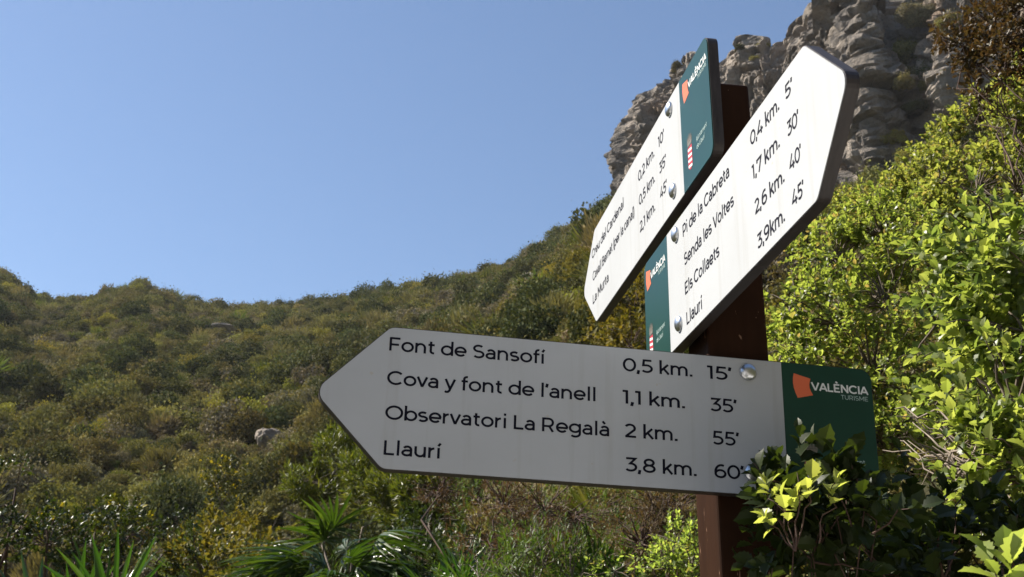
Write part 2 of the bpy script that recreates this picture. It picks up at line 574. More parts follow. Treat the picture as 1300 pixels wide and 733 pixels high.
G['('] = (.38, [arc(.56, .42, .40, .74, 122, 238)])
G[')'] = (.38, [arc(-.18, .42, .40, .74, 58, -58)])
G['F'] = (.80, [[(.14, 0), (.14, 1)], [(.14, TOP), (.74, TOP)], [(.14, .47), (.67, .47)]])
G['C'] = (1.02, [arc(.56, .5, .47, .4325, 43, 317)])
G['O'] = (1.16, [arc(.58, .5, .48, .4325, 0, 360)])
G['S'] = (.86, [arc(.42, .72, .29, .2125, 38, 270)[:-1] + arc(.42, .2875, .32, .22, 88, -145)])
G['L'] = (.74, [[(.14, 1), (.14, 0)], [(.14, LO), (.69, LO)]])
G['R'] = (.94, [[(.14, 0), (.14, 1)], [(.14, TOP), (.48, TOP)] + arc(.50, .665, .26, .2675, 90, -90) + [(.14, .3975)], [(.52, .40), (.77, 0)]])
G['P'] = (.88, [[(.14, 0), (.14, 1)], [(.14, TOP), (.48, TOP)] + arc(.50, .645, .27, .2875, 90, -90) + [(.14, .3575)]])
G['B'] = (.94, [[(.14, 0), (.14, 1)], [(.14, TOP), (.48, TOP)] + arc(.50, .725, .22, .2075, 90, -90) + [(.14, .5175)], [(.48, .5175)] + arc(.53, .2925, .26, .225, 90, -90) + [(.14, LO)]])
G['V'] = (.92, [[(.05, 1), (.46, .02)], [(.87, 1), (.46, .02)]])
G['A'] = (.92, [[(.05, 0), (.46, .98)], [(.87, 0), (.46, .98)], [(.19, .29), (.73, .29)]])
_e = [[(.14, 0), (.14, 1)], [(.14, TOP), (.72, TOP)], [(.14, .5), (.66, .5)], [(.14, LO), (.74, LO)]]
G['E'] = (.82, _e); G['È'] = (.82, _e + [[(.30, 1.32), (.50, 1.12)]])
G['N'] = (.98, [[(.14, 0), (.14, 1)], [(.14, .96), (.82, .04)], [(.82, 0), (.82, 1)]])
G['I'] = (.32, [[(.16, 0), (.16, 1)]])
G['T'] = (.78, [[(.39, 0), (.39, TOP)], [(.03, TOP), (.75, TOP)]])
G['U'] = (.94, [[(.13, 1), (.13, .4)] + arc(.47, .4, .34, .3325, 180, 360)[1:] + [(.81, 1)]])
G['M'] = (1.14, [[(.14, 0), (.14, 1)], [(.14, .96), (.57, .25)], [(1.0, .96), (.57, .25)], [(1.0, 0), (1.0, 1)]])
G['0'] = (.88, [arc(.44, .5, .345, .4325, 0, 360)])
G['1'] = (.46, [[(.02, TOP), (.31, TOP)], [(.27, 0), (.27, 1)]])
G['2'] = (.78, [arc(.36, .68, .28, .2525, 155, -32) + [(.10, .07)], [(.06, LO), (.72, LO)]])
G['3'] = (.78, [[(.08, TOP), (.64, TOP), (.33, .57)] + arc(.35, .32, .33, .2525, 84, -142)])
G['4'] = (.92, [[(.53, 1), (.08, .27), (.88, .27)], [(.64, .50), (.64, 0)]])
G['5'] = (.80, [[(.68, TOP), (.20, TOP), (.16, .55), (.36, .565)] + arc(.37, .315, .32, .25, 88, -142)])
G['6'] = (.86, [arc(.45, .32, .31, .2525, 0, 360), arc(.52, .44, .385, .4925, 195, 65)])
G['7'] = (.80, [[(.09, .74), (.09, TOP), (.70, TOP), (.30, 0)]])
G['8'] = (.88, [arc(.44, .725, .265, .2075, 0, 360), arc(.44, .29, .32, .2225, 0, 360)])
G['9'] = (.86, [arc(.41, .68, .31, .2525, 0, 360), arc(.34, .56, .385, .4925, 15, -115)])

def stroke(bm, pts, w, f, z):
    """ribbon of width w along pts, through the mapping f"""
    P = [Vector(p) for p in pts]
    closed = len(P) > 3 and (P[0] - P[-1]).length < 1e-4
    if closed: P = P[:-1]
    n = len(P)
    L, Rr = [], []
    for i in range(n):
        if closed: a, b = P[i - 1], P[(i + 1) % n]
        else: a, b = P[max(i - 1, 0)], P[min(i + 1, n - 1)]
        d0 = (P[i] - a).normalized() if (P[i] - a).length > 1e-9 else (b - P[i]).normalized()
        d1 = (b - P[i]).normalized() if (b - P[i]).length > 1e-9 else d0
        t = (d0 + d1)
        t = t.normalized() if t.length > 1e-6 else d0
        nn = Vector((-t.y, t.x))
        cosh = max(.45, nn.dot(Vector((-d1.y, d1.x))))
        h = w / 2 / cosh
        L.append(bm.verts.new((*f(P[i] + nn * h), z))); Rr.append(bm.verts.new((*f(P[i] - nn * h), z)))
    m = n if closed else n - 1
    for i in range(m):
        j = (i + 1) % n
        try: bm.faces.new((Rr[i], Rr[j], L[j], L[i]))
        except ValueError: pass

def text_width(s, track=0): return sum(G[c][0] + track for c in s) - track

def lettering(s, x0, x1, y0, cap, z, material, parent, weight=1.0, label=None, name='lettering'):
    """one line of lettering between x0 and x1 in the plane of its board"""
    tw = text_width(s) - .22
    sx = (x1 - x0) / tw
    bm = bmesh.new()
    x = -.11
    k = 0
    for c in s:
        adv, st = G[c]
        for p in st:
            stroke(bm, [(q[0] + x, q[1]) for q in p], SW * weight * (1.15 if c in '.,’' else 1), lambda v: (x0 + v.x * sx, y0 + v.y * cap), z + (k % 7) * 2.2e-5)
            k += 1
        x += adv
    for f in bm.faces:
        if f.normal.z < 0: f.normal_flip()
    me = bpy.data.meshes.new(name)
    bm.to_mesh(me); bm.free()
    o = link(name, me, material, parent)
    if label: o['label'] = label
    return o

def flat_poly(name, polys, z, material, parent, label=None):
    bm = bmesh.new()
    for i, p in enumerate(polys):
        f = bm.faces.new([bm.verts.new((x, y, z + i * 2e-5)) for x, y in p])
        f.normal_update()
        if f.normal.z < 0: f.normal_flip()
    bmesh.ops.triangulate(bm, faces=bm.faces[:])
    me = bpy.data.meshes.new(name); bm.to_mesh(me); bm.free()
    o = link(name, me, material, parent)
    if label: o['label'] = label
    return o

def board(dirn, z0, matrix, rows, label, tip_l=.815, uc=.708, lift=False):
    """dirn -1: text runs from the tip (u falls along x), +1: text runs from the green end. Local x = reading direction, y = up, z = out of the board"""
    def X(u): return (UB - u) if dirn < 0 else (u - UB)
    outline = [(0, 0), (uc, 0), (tip_l, HB / 2), (uc, HB), (0, HB)]
    poly = rounded([(X(u), v) for u, v in outline], [.018, .018, .02, .018, .018])
    b = link('arrow_board', from_bm('arrow_board', prism(poly, TB - .0165, TB - .0012)), M_CORE, post_root)
    b['label'] = label
    b.matrix_local = matrix
    # dark plate that holds the board off the post
    pw = WP / 2 - .002
    link('mounting_plate', from_bm('mounting_plate', prism([(-pw, .012), (pw, .012), (pw, HB - .012), (-pw, HB - .012)], .0003, TB - .0167)), M_PLATE, b)
    # sheets glued on the face, a hair smaller than the board
    e = .0012
    seam = US
    white = rounded([(X(u), v) for u, v in [(seam, e), (uc - .0005, e), (tip_l - e * 1.6, HB / 2), (uc - .0005, HB - e), (seam, HB - e)]], [0, .017, .019, .017, 0])
    green = rounded([(X(u), v) for u, v in [(e, e), (seam - .0003, e), (seam - .0003, HB - e), (e, HB - e)]], [.017, 0, 0, .017])
    wb = prism(white, TB - .0012, TB)
    w = link('white_sheet', from_bm('white_sheet', wb), M_WHITE, b)
    if lift:
        # the film has come up a little along the upper edge beside the bolt
        me = w.data
        bm = bmesh.new(); bm.from_mesh(me)
        bmesh.ops.triangulate(bm, faces=[f for f in bm.faces if len(f.verts) > 4])
        for q in (.20, .23, .26, .29, .32, .35, .38, .42): 
            bmesh.ops.bisect_plane(bm, geom=bm.verts[:] + bm.edges[:] + bm.faces[:], plane_co=(X(q), 0, 0), plane_no=(1, 0, 0))
        for q in (.196, .191, .186, .181, .175, .168, .16, .15):
            bmesh.ops.bisect_plane(bm, geom=bm.verts[:] + bm.edges[:] + bm.faces[:], plane_co=(0, q, 0), plane_no=(0, 1, 0))
        for v in bm.verts:
            if v.co.z > TB - 1e-4:
                u = UB - v.co.x
                c = v.co.y - (.199 - .10 * max(0, (.40 - u)) )
                s = math.exp(-((u - .27) / .075) ** 2)
                v.co.z += .0028 * s * max(0, min(1, c / .02 + .2))
        for f in bm.faces: f.smooth = f.normal.z > .5 and f.calc_center_median().y > .1 and .16 < UB - f.calc_center_median().x < .45
        bm.to_mesh(me); bm.free()
    link('green_sheet', from_bm('green_sheet', prism(green, TB - .0012, TB + .0002)), M_GREEN, b)
    zt = TB + .00025 + (.0 if not lift else .0)
    for s, u0, u1, v in rows:
        zz = zt
        if lift and s == '15’': zz += .0009
        lettering(s, X(u0), X(u1), v, .0196, zz, M_INK, b, 1.14, 'dark blue lettering reading ' + s)
    # green end: fan, wordmark, crest and council name
    g0 = X(seam) if dirn < 0 else X(0) - .004
    zg = TB + .00045
    fc = (g0 + .0705, .1655)
    fan = [(g0 + .0185, .1838), (g0 + .044, .1775)] + [(g0 + .044 - .0035 * math.sin(t * math.pi) + .0005 * t + .0015 * t, .1775 - .0245 * t) for t in (.2, .4, .6, .8)] + [(g0 + .0465, .1528), (g0 + .0225, .1468)] + [(g0 + .0225 - .0045 * t - .0035 * math.sin(t * math.pi), .1468 + .037 * t) for t in (.2, .4, .6, .8)]
    flat_poly('fan_logo', [fan], zg, M_ORANGE, b, 'orange fan shaped emblem on the green sheet')
    lettering('VALÈNCIA', g0 + .0460, g0 + .1310, .1603, .0122, zg, M_LOGOWHITE, b, 1.45, 'white lettering reading VALÈNCIA')
    lettering('TURISME', g0 + .0900, g0 + .1310, .1503, .0068, zg, M_LOGOGREY, b, .9, 'small pale lettering reading TURISME')
    lettering('Ajuntament', g0 + .0690, g0 + .1180, .0545, .0080, zg, M_LOGOGREY, b, .9, 'small pale lettering reading Ajuntament')
    lettering('de Llaurí', g0 + .0690, g0 + .1060, .0415, .0080, zg, M_LOGOGREY, b, .9, 'small pale lettering reading de Llaurí')
    cx0, cx1 = g0 + .027, g0 + .047
    sh = rounded([(cx0, .064), (cx0, .030), ((cx0 + cx1) / 2, .024), (cx1, .030), (cx1, .064)], [.001, .004, .003, .004, .001], 4)
    cr = flat_poly('crest', [sh], zg, M_RED, b, 'red and white striped town crest')
    st = []
    for k in range(4):
        y = .0575 - k * .0092
        st.append([(cx0 + .0012, y), (cx1 - .0012, y - .003), (cx1 - .0012, y + .0012), (cx0 + .0012, y + .0042)])
    flat_poly('crest_stripe', st, zg + .0001, M_LOGOWHITE, cr)
    cxm = (cx0 + cx1) / 2
    crown = [[(cx0 + .001, .066), (cx1 - .001, .066), (cx1 + .001, .073), (cx0 - .001, .073)]]
    for dx in (-.009, -.0045, 0, .0045, .009):
        crown.append([(cxm + dx - .0022, .0735), (cxm + dx + .0022, .0735), (cxm + dx + .0005, .086 - abs(dx) * .4), (cxm + dx - .0005, .086 - abs(dx) * .4)])
    flat_poly('crest_crown', crown, zg, M_CROWN, b)
    # carriage bolts
    for v in (.032, .179):
        bmm = bmesh.new()
        n, rr, hh = 32, .0128, .0066
        zb = TB + (.0025 if lift and v > .1 else .0)
        rings = []
        for k in range(8):
            a = k / 7 * math.pi / 2
            rings.append([bmm.verts.new((rr * math.cos(a) * math.cos(2 * math.pi * q / n), v + rr * math.cos(a) * math.sin(2 * math.pi * q / n), zb + .0012 + hh * math.sin(a))) if k < 7 else None for q in range(n)])
        topv = bmm.verts.new((0, v, zb + .0012 + hh))
        low = [bmm.verts.new((rr * math.cos(2 * math.pi * q / n), v + rr * math.sin(2 * math.pi * q / n), TB - .001)) for q in range(n)]
        for q in range(n):
            q2 = (q + 1) % n
            bmm.faces.new((low[q], low[q2], rings[0][q2], rings[0][q]))
            for k in range(6): bmm.faces.new((rings[k][q], rings[k][q2], rings[k + 1][q2], rings[k + 1][q]))
            bmm.faces.new((rings[6][q], rings[6][q2], topv))
        link('bolt', from_bm('bolt', bmm, True), M_STEEL, b)
    return b

def frame(xd, nd, zc, half, tilt, yaw):
    """matrix (in the post's frame) of a board whose reading direction is xd and whose face looks along nd, bolts centred on the post"""
    xd, nd = Vector(xd), Vector(nd)
    m = Matrix((xd, Vector((0, 0, 1)), nd)).transposed().to_4x4()
    m.translation = nd * (half + .0012)
    base = Matrix.Translation((0, 0, zc - PGZ)) @ m
    piv = Matrix.Translation((0, HB / 2, 0))
    return base @ piv @ Matrix.Rotation(tilt, 4, 'Z') @ Matrix.Rotation(yaw, 4, 'Y') @ piv.inverted()

rowsC = [("Font de Sansofí", .7075, .4925, .165), ("Cova y font de l’anell", .7065, .418, .1168), ("Observatori La Regalà", .7060, .399, .0682), ("Llaurí", .7055, .632, .0197),
         ("0,5 km.", .3760, .2765, .165), ("1,1 km.", .3765, .2890, .1172), ("2 km.", .3742, .3010, .0690), ("3,8 km.", .3737, .2747, .0212),
         ("15’", .2510, .2185, .1644), ("35’", .2485, .2125, .1167), ("55’", .2470, .2112, .0685), ("60’", .2466, .2065, .0211)]
rowsB = [("Pi de la Cabreta", .2270, .4430, .1600), ("Senda les Voltes", .2285, .4535, .1120), ("Els Collaets", .2260, .3850, .0662), ("Llaurí", .2275, .3010, .0180),
         ("0,4 km.", .5315, .6305, .1612), ("1,7 km.", .5303, .6235, .1140), ("2,6 km.", .5318, .6300, .0645), ("3,9km.", .5330, .6225, .0165),
         ("5’", .6540, .6740, .1612), ("30’", .6522, .6845, .1126), ("40’", .6510, .6840, .0680), ("45’", .6505, .6830, .0223)]
rowsA = [("Creu del Cardenal", .7410, .4910, .1440), ("Cavall Bernat (per la canal)", .7375, .4216, .0940), ("La Murta", .7410, .6143, .0460),
         ("0,2 km.", .3868, .2880, .1435), ("0,5 km.", .3868, .2910, .0970), ("2,1 km.", .3873, .2960, .0462),
         ("10’", .2607, .2305, .1450), ("35’", .2604, .2260, .0958), ("45’", .2617, .2275, .0505)]
board(-1, .3584, frame((1, 0, 0), (0, -1, 0), CAMZ + .3584, WP / 2, -.0206, .0226), rowsC, 'lowest white arrow board pointing left, its face in shade, with four place names', .806, .708)
board(+1, .6017, frame((0, -1, 0), (-1, 0, 0), CAMZ + .6017, WP / 2, -.0229, -.0069), rowsB, 'middle white arrow board in sun pointing right towards the viewer', .822, .717)
board(-1, .8258, frame((0, -1, 0), (-1, 0, 0), CAMZ + .8258, WP / 2, .0005, .0048), rowsA, 'topmost white arrow board in sun pointing left away from the viewer', .826, .718)

# ------------------------------------------------------------------ plants: building blocks
def leaf_template(stations, fold=.35, curl=.25):
    """stations: (x, halfwidth). Leaf along +x, blade in xy, folded along the midrib"""
    n = len(stations)
    V = [(x, 0, -curl * x * x) for x, w in stations]
    iL, iR = {}, {}
    for i, (x, w) in enumerate(stations):
        if w > 0:
            iL[i] = len(V); V.append((x, w, fold * w - curl * x * x))
            iR[i] = len(V); V.append((x, -w, fold * w - curl * x * x))
    T = []
    for i in range(n - 1):
        for side, d in ((1, iL), (-1, iR)):
            a, b = i, i + 1
            c, e = d.get(i + 1), d.get(i)
            tr = []
            if c is not None: tr.append((a, b, c))
            if c is not None and e is not None: tr.append((a, c, e))
            elif e is not None: tr.append((a, b, e))
            T += tr if side > 0 else [(q[0], q[2], q[1]) for q in tr]
    return np.array(V, dtype=np.float32), np.array(T, dtype=np.int32)

OAK = leaf_template([(0, 0), (.10, .09), (.20, .25), (.27, .21), (.38, .35), (.45, .28), (.57, .35), (.64, .26), (.76, .26), (.83, .15), (1, 0)])
OAKLOW = leaf_template([(0, 0), (.18, .24), (.5, .33), (.78, .24), (1, 0)])
OVAL = leaf_template([(0, 0), (.3, .24), (.7, .25), (1, 0)], .25, .2)
DIAM = leaf_template([(0, 0), (.5, .3), (1, 0)], .3, .1)
NEEDLE = leaf_template([(0, 0), (.4, .09), (1, 0)], .3, .15)
BLADE = leaf_template([(0, .0), (.15, .03), (.5, .032), (1, 0)], .5, .35)

def norm(a):
    return a / np.maximum(np.linalg.norm(a, axis=-1, keepdims=True), 1e-9)

def scatter_leaves(tpl, P, D, Nn, S, W=None):
    """leaf copies: base points P, directions D, approximate normals Nn, lengths S"""
    Vt, Tt = tpl
    D = norm(D); B = norm(np.cross(Nn, D)); Z = np.cross(D, B)
    W = np.ones(len(P)) if W is None else W
    V = (P[:, None, :] + S[:, None, None] * (Vt[None, :, 0:1] * D[:, None, :] + (Vt[None, :, 1:2] * W[:, None, None]) * B[:, None, :] + Vt[None, :, 2:3] * Z[:, None, :]))
    T = Tt[None] + (np.arange(len(P)) * len(Vt))[:, None, None]
    return V.reshape(-1, 3), T.reshape(-1, 3)

def tube_arrays(lines, sides=5):
    """lines: list of (points, radii)"""
    VV, TT, off = [], [], 0
    for pts, rad in lines:
        P = np.array(pts, dtype=float); n = len(P)
        t = norm(np.gradient(P, axis=0))
        ref = np.array([.3, .2, .93])
        u = norm(np.cross(t, ref)); w = np.cross(t, u)
        a = np.arange(sides) / sides * 2 * math.pi
        ring = P[:, None] + np.array(rad)[:, None, None] * (np.cos(a)[None, :, None] * u[:, None] + np.sin(a)[None, :, None] * w[:, None])
        VV.append(ring.reshape(-1, 3))
        for i in range(n - 1):
            for k in range(sides):
                k2 = (k + 1) % sides
                A, B, C, Dd = off + i * sides + k, off + i * sides + k2, off + (i + 1) * sides + k2, off + (i + 1) * sides + k
                TT += [(A, B, C), (A, C, Dd)]
        off += n * sides
    return np.concatenate(VV), np.array(TT, dtype=np.int32)

def curve_pts(a, b, n, sag, r):
    a, b = np.array(a, float), np.array(b, float)
    t = np.linspace(0, 1, n)[:, None]
    L = np.linalg.norm(b - a)
    j = r.normal(0, 1, (n, 3)) * .035 * L
    j[0] = 0; j[-1] = 0
    return a + (b - a) * t + np.array([0, 0, sag * L]) * (4 * t * (1 - t)) * .5 + j

def leafy(P, D, r, per, length, lsize, tpl, up=.35, spread=.8, wvar=.15, rosette=True):
    """sprigs at P growing along D, each with `per` leaves"""
    n = len(P)
    D = norm(D)
    k = per
    idx = np.repeat(np.arange(n), k)
    tt = np.tile((np.arange(k) + .5) / k, n) + r.normal(0, .04, n * k)
    L = (length * r.uniform(.6, 1.3, n))[idx]
    ang = np.tile(np.arange(k) * 2.4, n) + r.uniform(0, 6.28, n)[idx] + r.normal(0, .3, n * k)
    d = D[idx]
    ref = np.tile([.31, .27, .91], (len(d), 1)); u = norm(np.cross(d, ref)); w = np.cross(d, u)
    rad = np.cos(ang)[:, None] * u + np.sin(ang)[:, None] * w
    base = P[idx] + d * (tt * L)[:, None]
    tip = np.clip(tt, 0, 1)[:, None]
    ld = norm(rad * (spread * (1.15 - .75 * tip)) + d * (.35 + .8 * tip) + np.array([0, 0, up]) * .5 + r.normal(0, .22, (len(d), 3)))
    nn = norm(d * .8 + np.array([0, 0, .7]) + r.normal(0, .35, (len(d), 3)))
    S = lsize * np.clip(np.exp(r.normal(0, .28, len(d))), .5, 1.6) * (1 - .25 * np.clip(tt, 0, 1))
    return scatter_leaves(tpl, base, ld, nn, S, r.uniform(1 - wvar, 1 + wvar, len(d)))

def gated(P, f, th, seed):
    keep = [noise.noise(Vector((float(p[0]) * f + seed, float(p[1]) * f, float(p[2]) * f))) > th for p in P]
    return np.array(keep)

def bush(name, label, cat, blobs, dens, lsize, tpl, leafm, barkm, seed, per=10, slen=.09, gate=(3.0, -.25), group=None, stems=6, up=.35, twig=.25, inner=.45, base=None, trad=.0025, stemr=1.0, upd=.35):
    """blobs: (centre, (rx, ry, rz)) in world space. A shrub of leafy sprigs over the blobs on a frame of stems"""
    r = np.random.default_rng(seed)
    C = np.array([b[0] for b in blobs], float)
    if base is None:
        m = C.mean(0)
        base = (m[0], m[1], ground_xy(m[0], m[1]))
    bs = np.array(base, float)
    root = empty(name, tuple(bs), label, cat, group)
    Ps, Ds, lines = [], [], []
    for c, rad in blobs:
        c = np.array(c, float); rad = np.array(rad if hasattr(rad, '__len__') else (rad,) * 3, float)
        area = 4 * math.pi * ((rad[0] * rad[1]) ** 1.6 / 3 + (rad[0] * rad[2]) ** 1.6 / 3 + (rad[1] * rad[2]) ** 1.6 / 3) ** (1 / 1.6)
        n = int(dens * area)
        d = norm(r.normal(0, 1, (n, 3)))
        q = r.uniform(inner, 1.06, n) ** .7
        p = c + d * rad * q[:, None]
        k = gated(p, gate[0], gate[1], seed * 3.7)
        p, d, q = p[k], d[k], q[k]
        dd = norm(d * .8 + np.array([0, 0, upd]) + r.normal(0, .45, d.shape))
        Ps.append(p); Ds.append(dd)
        # stem from the foot into the blob, then twigs to some sprigs
        R_ = np.linalg.norm(c - bs)
        s0 = bs + r.normal(0, .06, 3) * [1, 1, 0]
        lines.append((curve_pts(s0, c, 9, .12, r), np.linspace(.011, .005, 9) * max(.6, R_ / 2.0) * stemr))
        m = r.random(len(p)) < twig
        for e, dx in zip(p[m], dd[m]):
            st = c + (e - c) * r.uniform(.0, .35)
            lines.append((curve_pts(st, e + dx * slen * .9, 5, .1, r), np.linspace(trad * 1.6, trad * .5, 5)))
    P = np.concatenate(Ps); D = np.concatenate(Ds)
    V, T = leafy(P, D, r, per, slen, lsize, tpl, up)
    fo = link('foliage', mesh_tris('foliage', V - bs, T), leafm, root)
    V, T = tube_arrays(lines, 4)
    link('branches', mesh_tris('branches', V - bs, T, True), barkm, root)
    return root

# ------------------------------------------------------------------ leaf colours
L_OAKSUN = leaf_mat('kermes_oak_leaf', [(0.042, 0.063, 0.020), (0.116, 0.153, 0.037), (0.180, 0.226, 0.052), (0.232, 0.272, 0.080), (0.148, 0.189, 0.043), (0.180, 0.220, 0.055), (0.222, 0.162, 0.074)], (2.7, 2.7, 1.4), .5, .36, .12, .4)
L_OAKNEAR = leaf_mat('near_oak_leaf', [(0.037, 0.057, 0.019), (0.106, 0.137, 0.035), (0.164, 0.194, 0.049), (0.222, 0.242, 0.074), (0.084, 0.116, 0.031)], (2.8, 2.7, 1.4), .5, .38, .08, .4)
L_OAKSHADE = leaf_mat('shaded_oak_leaf', [(.018, .028, .008), (.026, .038, .010), (.036, .05, .012)], (2.4, 2.4, .7), .3, .45, .05, .25)  # the oak leaf darkened: shade put into the colour of sprays and corner bush
L_OAKLIT = leaf_mat('sunlit_oak_leaf', [(0.180, 0.210, 0.055), (0.232, 0.262, 0.074), (0.201, 0.220, 0.061)], (2.8, 2.7, 1.4), .5, .4, .05, .35)  # the oak leaf brightened: sunlight on one sprig put into its colour
L_LENTISK = leaf_mat('lentisk_leaf', [(0.042, 0.063, 0.020), (0.116, 0.147, 0.037), (0.180, 0.210, 0.052), (0.228, 0.247, 0.074), (0.137, 0.167, 0.039), (0.201, 0.162, 0.068)], (2.7, 2.6, 1.4), .48, .42, .15, .3)
L_BROWN = leaf_mat('rusty_leaf', [(.06, .04, .018), (.085, .055, .024), (.065, .058, .02), (.115, .075, .032)], (1.6, 1.3, .8), .3, .5, .1)
L_DARK = leaf_mat('dark_glossy_leaf', [(.03, .045, .012), (.045, .06, .016), (.06, .07, .02)], (1.6, 1.7, .6), .25, .4, .12, .3)
L_PALM = leaf_mat('dwarf_palm_leaf', [(.035, .075, .014), (.05, .095, .018), (.08, .12, .022)], (1.8, 2.0, .6), .25, .28, .12, .6)
L_PALMDARK = leaf_mat('dark_palm_leaf', [(.03, .055, .010), (.045, .078, .014), (.075, .105, .022)], (1.8, 2.0, .6), .28, .33, .1, .5)
L_GRASS = leaf_mat('bright_grass_leaf', [(.07, .095, .016), (.10, .12, .022), (.15, .15, .035)], (1.8, 1.8, .7), .35, .45, .15)
L_DRY = leaf_mat('dry_heath_leaf', [(.10, .065, .032), (.14, .09, .045), (.075, .055, .028), (.18, .125, .06)], (1.5, 1.3, .8), .25, .6, .15)
L_ROSM = leaf_mat('rosemary_leaf', [(.06, .095, .02), (.085, .125, .025), (.12, .15, .035)], (1.8, 1.9, .7), .3, .45, .12)
L_YEL = leaf_mat('yellow_flower_leaf', [(.06, .08, .018), (.09, .10, .022), (.11, .12, .026), (.10, .11, .025), (.48, .37, .02)], (1.5, 1.4, .6), .3, .5, .1)
L_OCHRE = leaf_mat('ochre_shrub_leaf', [(.10, .095, .02), (.15, .13, .03), (.20, .15, .035)], (1.7, 1.6, .7), .3, .6, .15, .12)

# ------------------------------------------------------------------ far shrubs of the hillside
def proto(kind, seed, n, size):
    """a shrub about one metre across standing on the origin"""
    r = np.random.default_rng(seed)
    if kind in ('dome', 'low', 'tall'):
        k = 16
        sz = {'dome': (.42, .42, .38), 'low': (.5, .5, .24), 'tall': (.32, .32, .55)}[kind]
        cs = np.stack([r.uniform(-.30, .30, k), r.uniform(-.30, .30, k), r.uniform(.1, .62, k) * sz[2] * 1.9], 1)
        cs[:, :2] *= 1.15 - .6 * (cs[:, 2:3] / (sz[2] * 1.2)) ** 2 * .8
        rr = r.uniform(.11, .24, k)
        which = r.integers(0, k, n)
        d = norm(r.normal(0, 1, (n, 3)))
        p = cs[which] + d * (rr[which] * r.uniform(.8, 1.06, n))[:, None] * np.array([1.1, 1.1, sz[2] / .38])
        # stray shoots break the outline
        m = r.random(n) < .07
        p[m] += (d[m] * .5 + [0, 0, .7]) * r.uniform(.04, .20, m.sum())[:, None]
        D = norm(d * .7 + np.array([0, 0, .5]) + r.normal(0, .5, (n, 3)))
        Nn = norm(d + [0, 0, .45] + r.normal(0, .3, (n, 3)))
        S = size * r.uniform(.6, 1.3, n)
        V, T = scatter_leaves(DIAM, p, D, Nn, S, r.uniform(1.0, 1.7, n))
    elif kind == 'broom':
        a = r.uniform(0, 6.28, n); q = np.sqrt(r.random(n)) * .22
        p = np.stack([q * np.cos(a), q * np.sin(a), r.uniform(0, .45, n)], 1)
        D = norm(np.stack([np.cos(a) * q * 3, np.sin(a) * q * 3, np.ones(n)], 1) + r.normal(0, .28, (n, 3)))
        p = p + D * r.uniform(0, .3, n)[:, None]
        V, T = scatter_leaves(NEEDLE, p, D, r.normal(0, 1, (n, 3)), size * 3.2 * r.uniform(.6, 1.2, n), np.full(n, 1.1))
    else:   # tussock
        a = r.uniform(0, 6.28, n); q = np.sqrt(r.random(n)) * .16
        p = np.stack([q * np.cos(a), q * np.sin(a), np.zeros(n)], 1)
        D = norm(np.stack([np.cos(a) * r.uniform(.2, 1, n), np.sin(a) * r.uniform(.2, 1, n), r.uniform(.7, 1.5, n)], 1))
        V, T = scatter_leaves(BLADE, p, D, np.array([0, 0, 1.0]) + r.normal(0, .3, (n, 3)), r.uniform(.5, .95, n), np.full(n, 1.3 * size / .06))
    V[:, 2] = np.maximum(V[:, 2], -.1)
    return mesh_tris(kind, V, T)

def fm(name, cols, tm=.12, ov=.28): return leaf_mat(name, cols, (1.8, 1.7, .8), tm, .8, ov, .05)
KINDS = [  # name, label words, form, colours, weight, size range
    ('olive_shrub', 'rounded olive green scrub bush', 'dome', [(0.095, 0.094, 0.036), (0.156, 0.139, 0.052), (0.216, 0.179, 0.073)], 22, (1.1, 2.0)),
    ('grey_green_shrub', 'rounded grey green scrub bush', 'dome', [(0.121, 0.113, 0.073), (0.192, 0.168, 0.116), (0.264, 0.221, 0.156)], 14, (1.0, 1.8)),
    ('dark_shrub', 'dense dark green scrub bush', 'dome', [(0.052, 0.062, 0.026), (0.087, 0.094, 0.036), (0.132, 0.124, 0.052)], 15, (1.2, 2.4)),
    ('ochre_shrub', 'ochre tinted low scrub bush', 'low', [(0.18, 0.16, 0.055), (0.25, 0.215, 0.08), (0.31, 0.265, 0.11)], 9, (1.0, 1.8)),
    ('rusty_shrub', 'brown half dry scrub bush', 'low', [(0.150, 0.118, 0.070), (0.195, 0.158, 0.095), (0.25, 0.205, 0.13)], 8, (.9, 1.9)),
    ('bright_shrub', 'fresh yellow green scrub bush', 'dome', [(0.179, 0.168, 0.036), (0.264, 0.235, 0.047), (0.346, 0.281, 0.068)], 8, (.9, 1.6)),
    ('broom_shrub', 'wispy upright green broom bush', 'broom', [(0.144, 0.131, 0.061), (0.216, 0.187, 0.083), (0.26, 0.22, 0.105)], 5, (1.2, 2.0)),
    ('flowering_gorse', 'gorse bush dotted with yellow flowers', 'low', [(0.121, 0.113, 0.038), (0.17, 0.150, 0.052), (0.17, 0.150, 0.052), (0.17, 0.150, 0.052), (0.5, 0.36, 0.03)], 1.2, (.8, 1.3)),
    ('fan_palm_tuft', 'spiky green dwarf palm tuft', 'tussock', [(0.107, 0.139, 0.036), (0.156, 0.187, 0.047), (0.239, 0.235, 0.078)], 3, (1.0, 1.7)),
]
PROTO = {}
for i, (nm, lb, form, cols, wgt, szr) in enumerate(KINDS):
    mm = fm(nm + '_leaf', cols)
    for v in range(2):
        hi = proto(form, 100 + i * 10 + v, {'tussock': 260, 'broom': 1500}.get(form, 7000), .046)
        lo = proto(form, 200 + i * 10 + v, {'tussock': 150, 'broom': 600}.get(form, 3200), .058)
        for me in (hi, lo): me.materials.append(mm)
        PROTO[i, v] = (hi, lo)

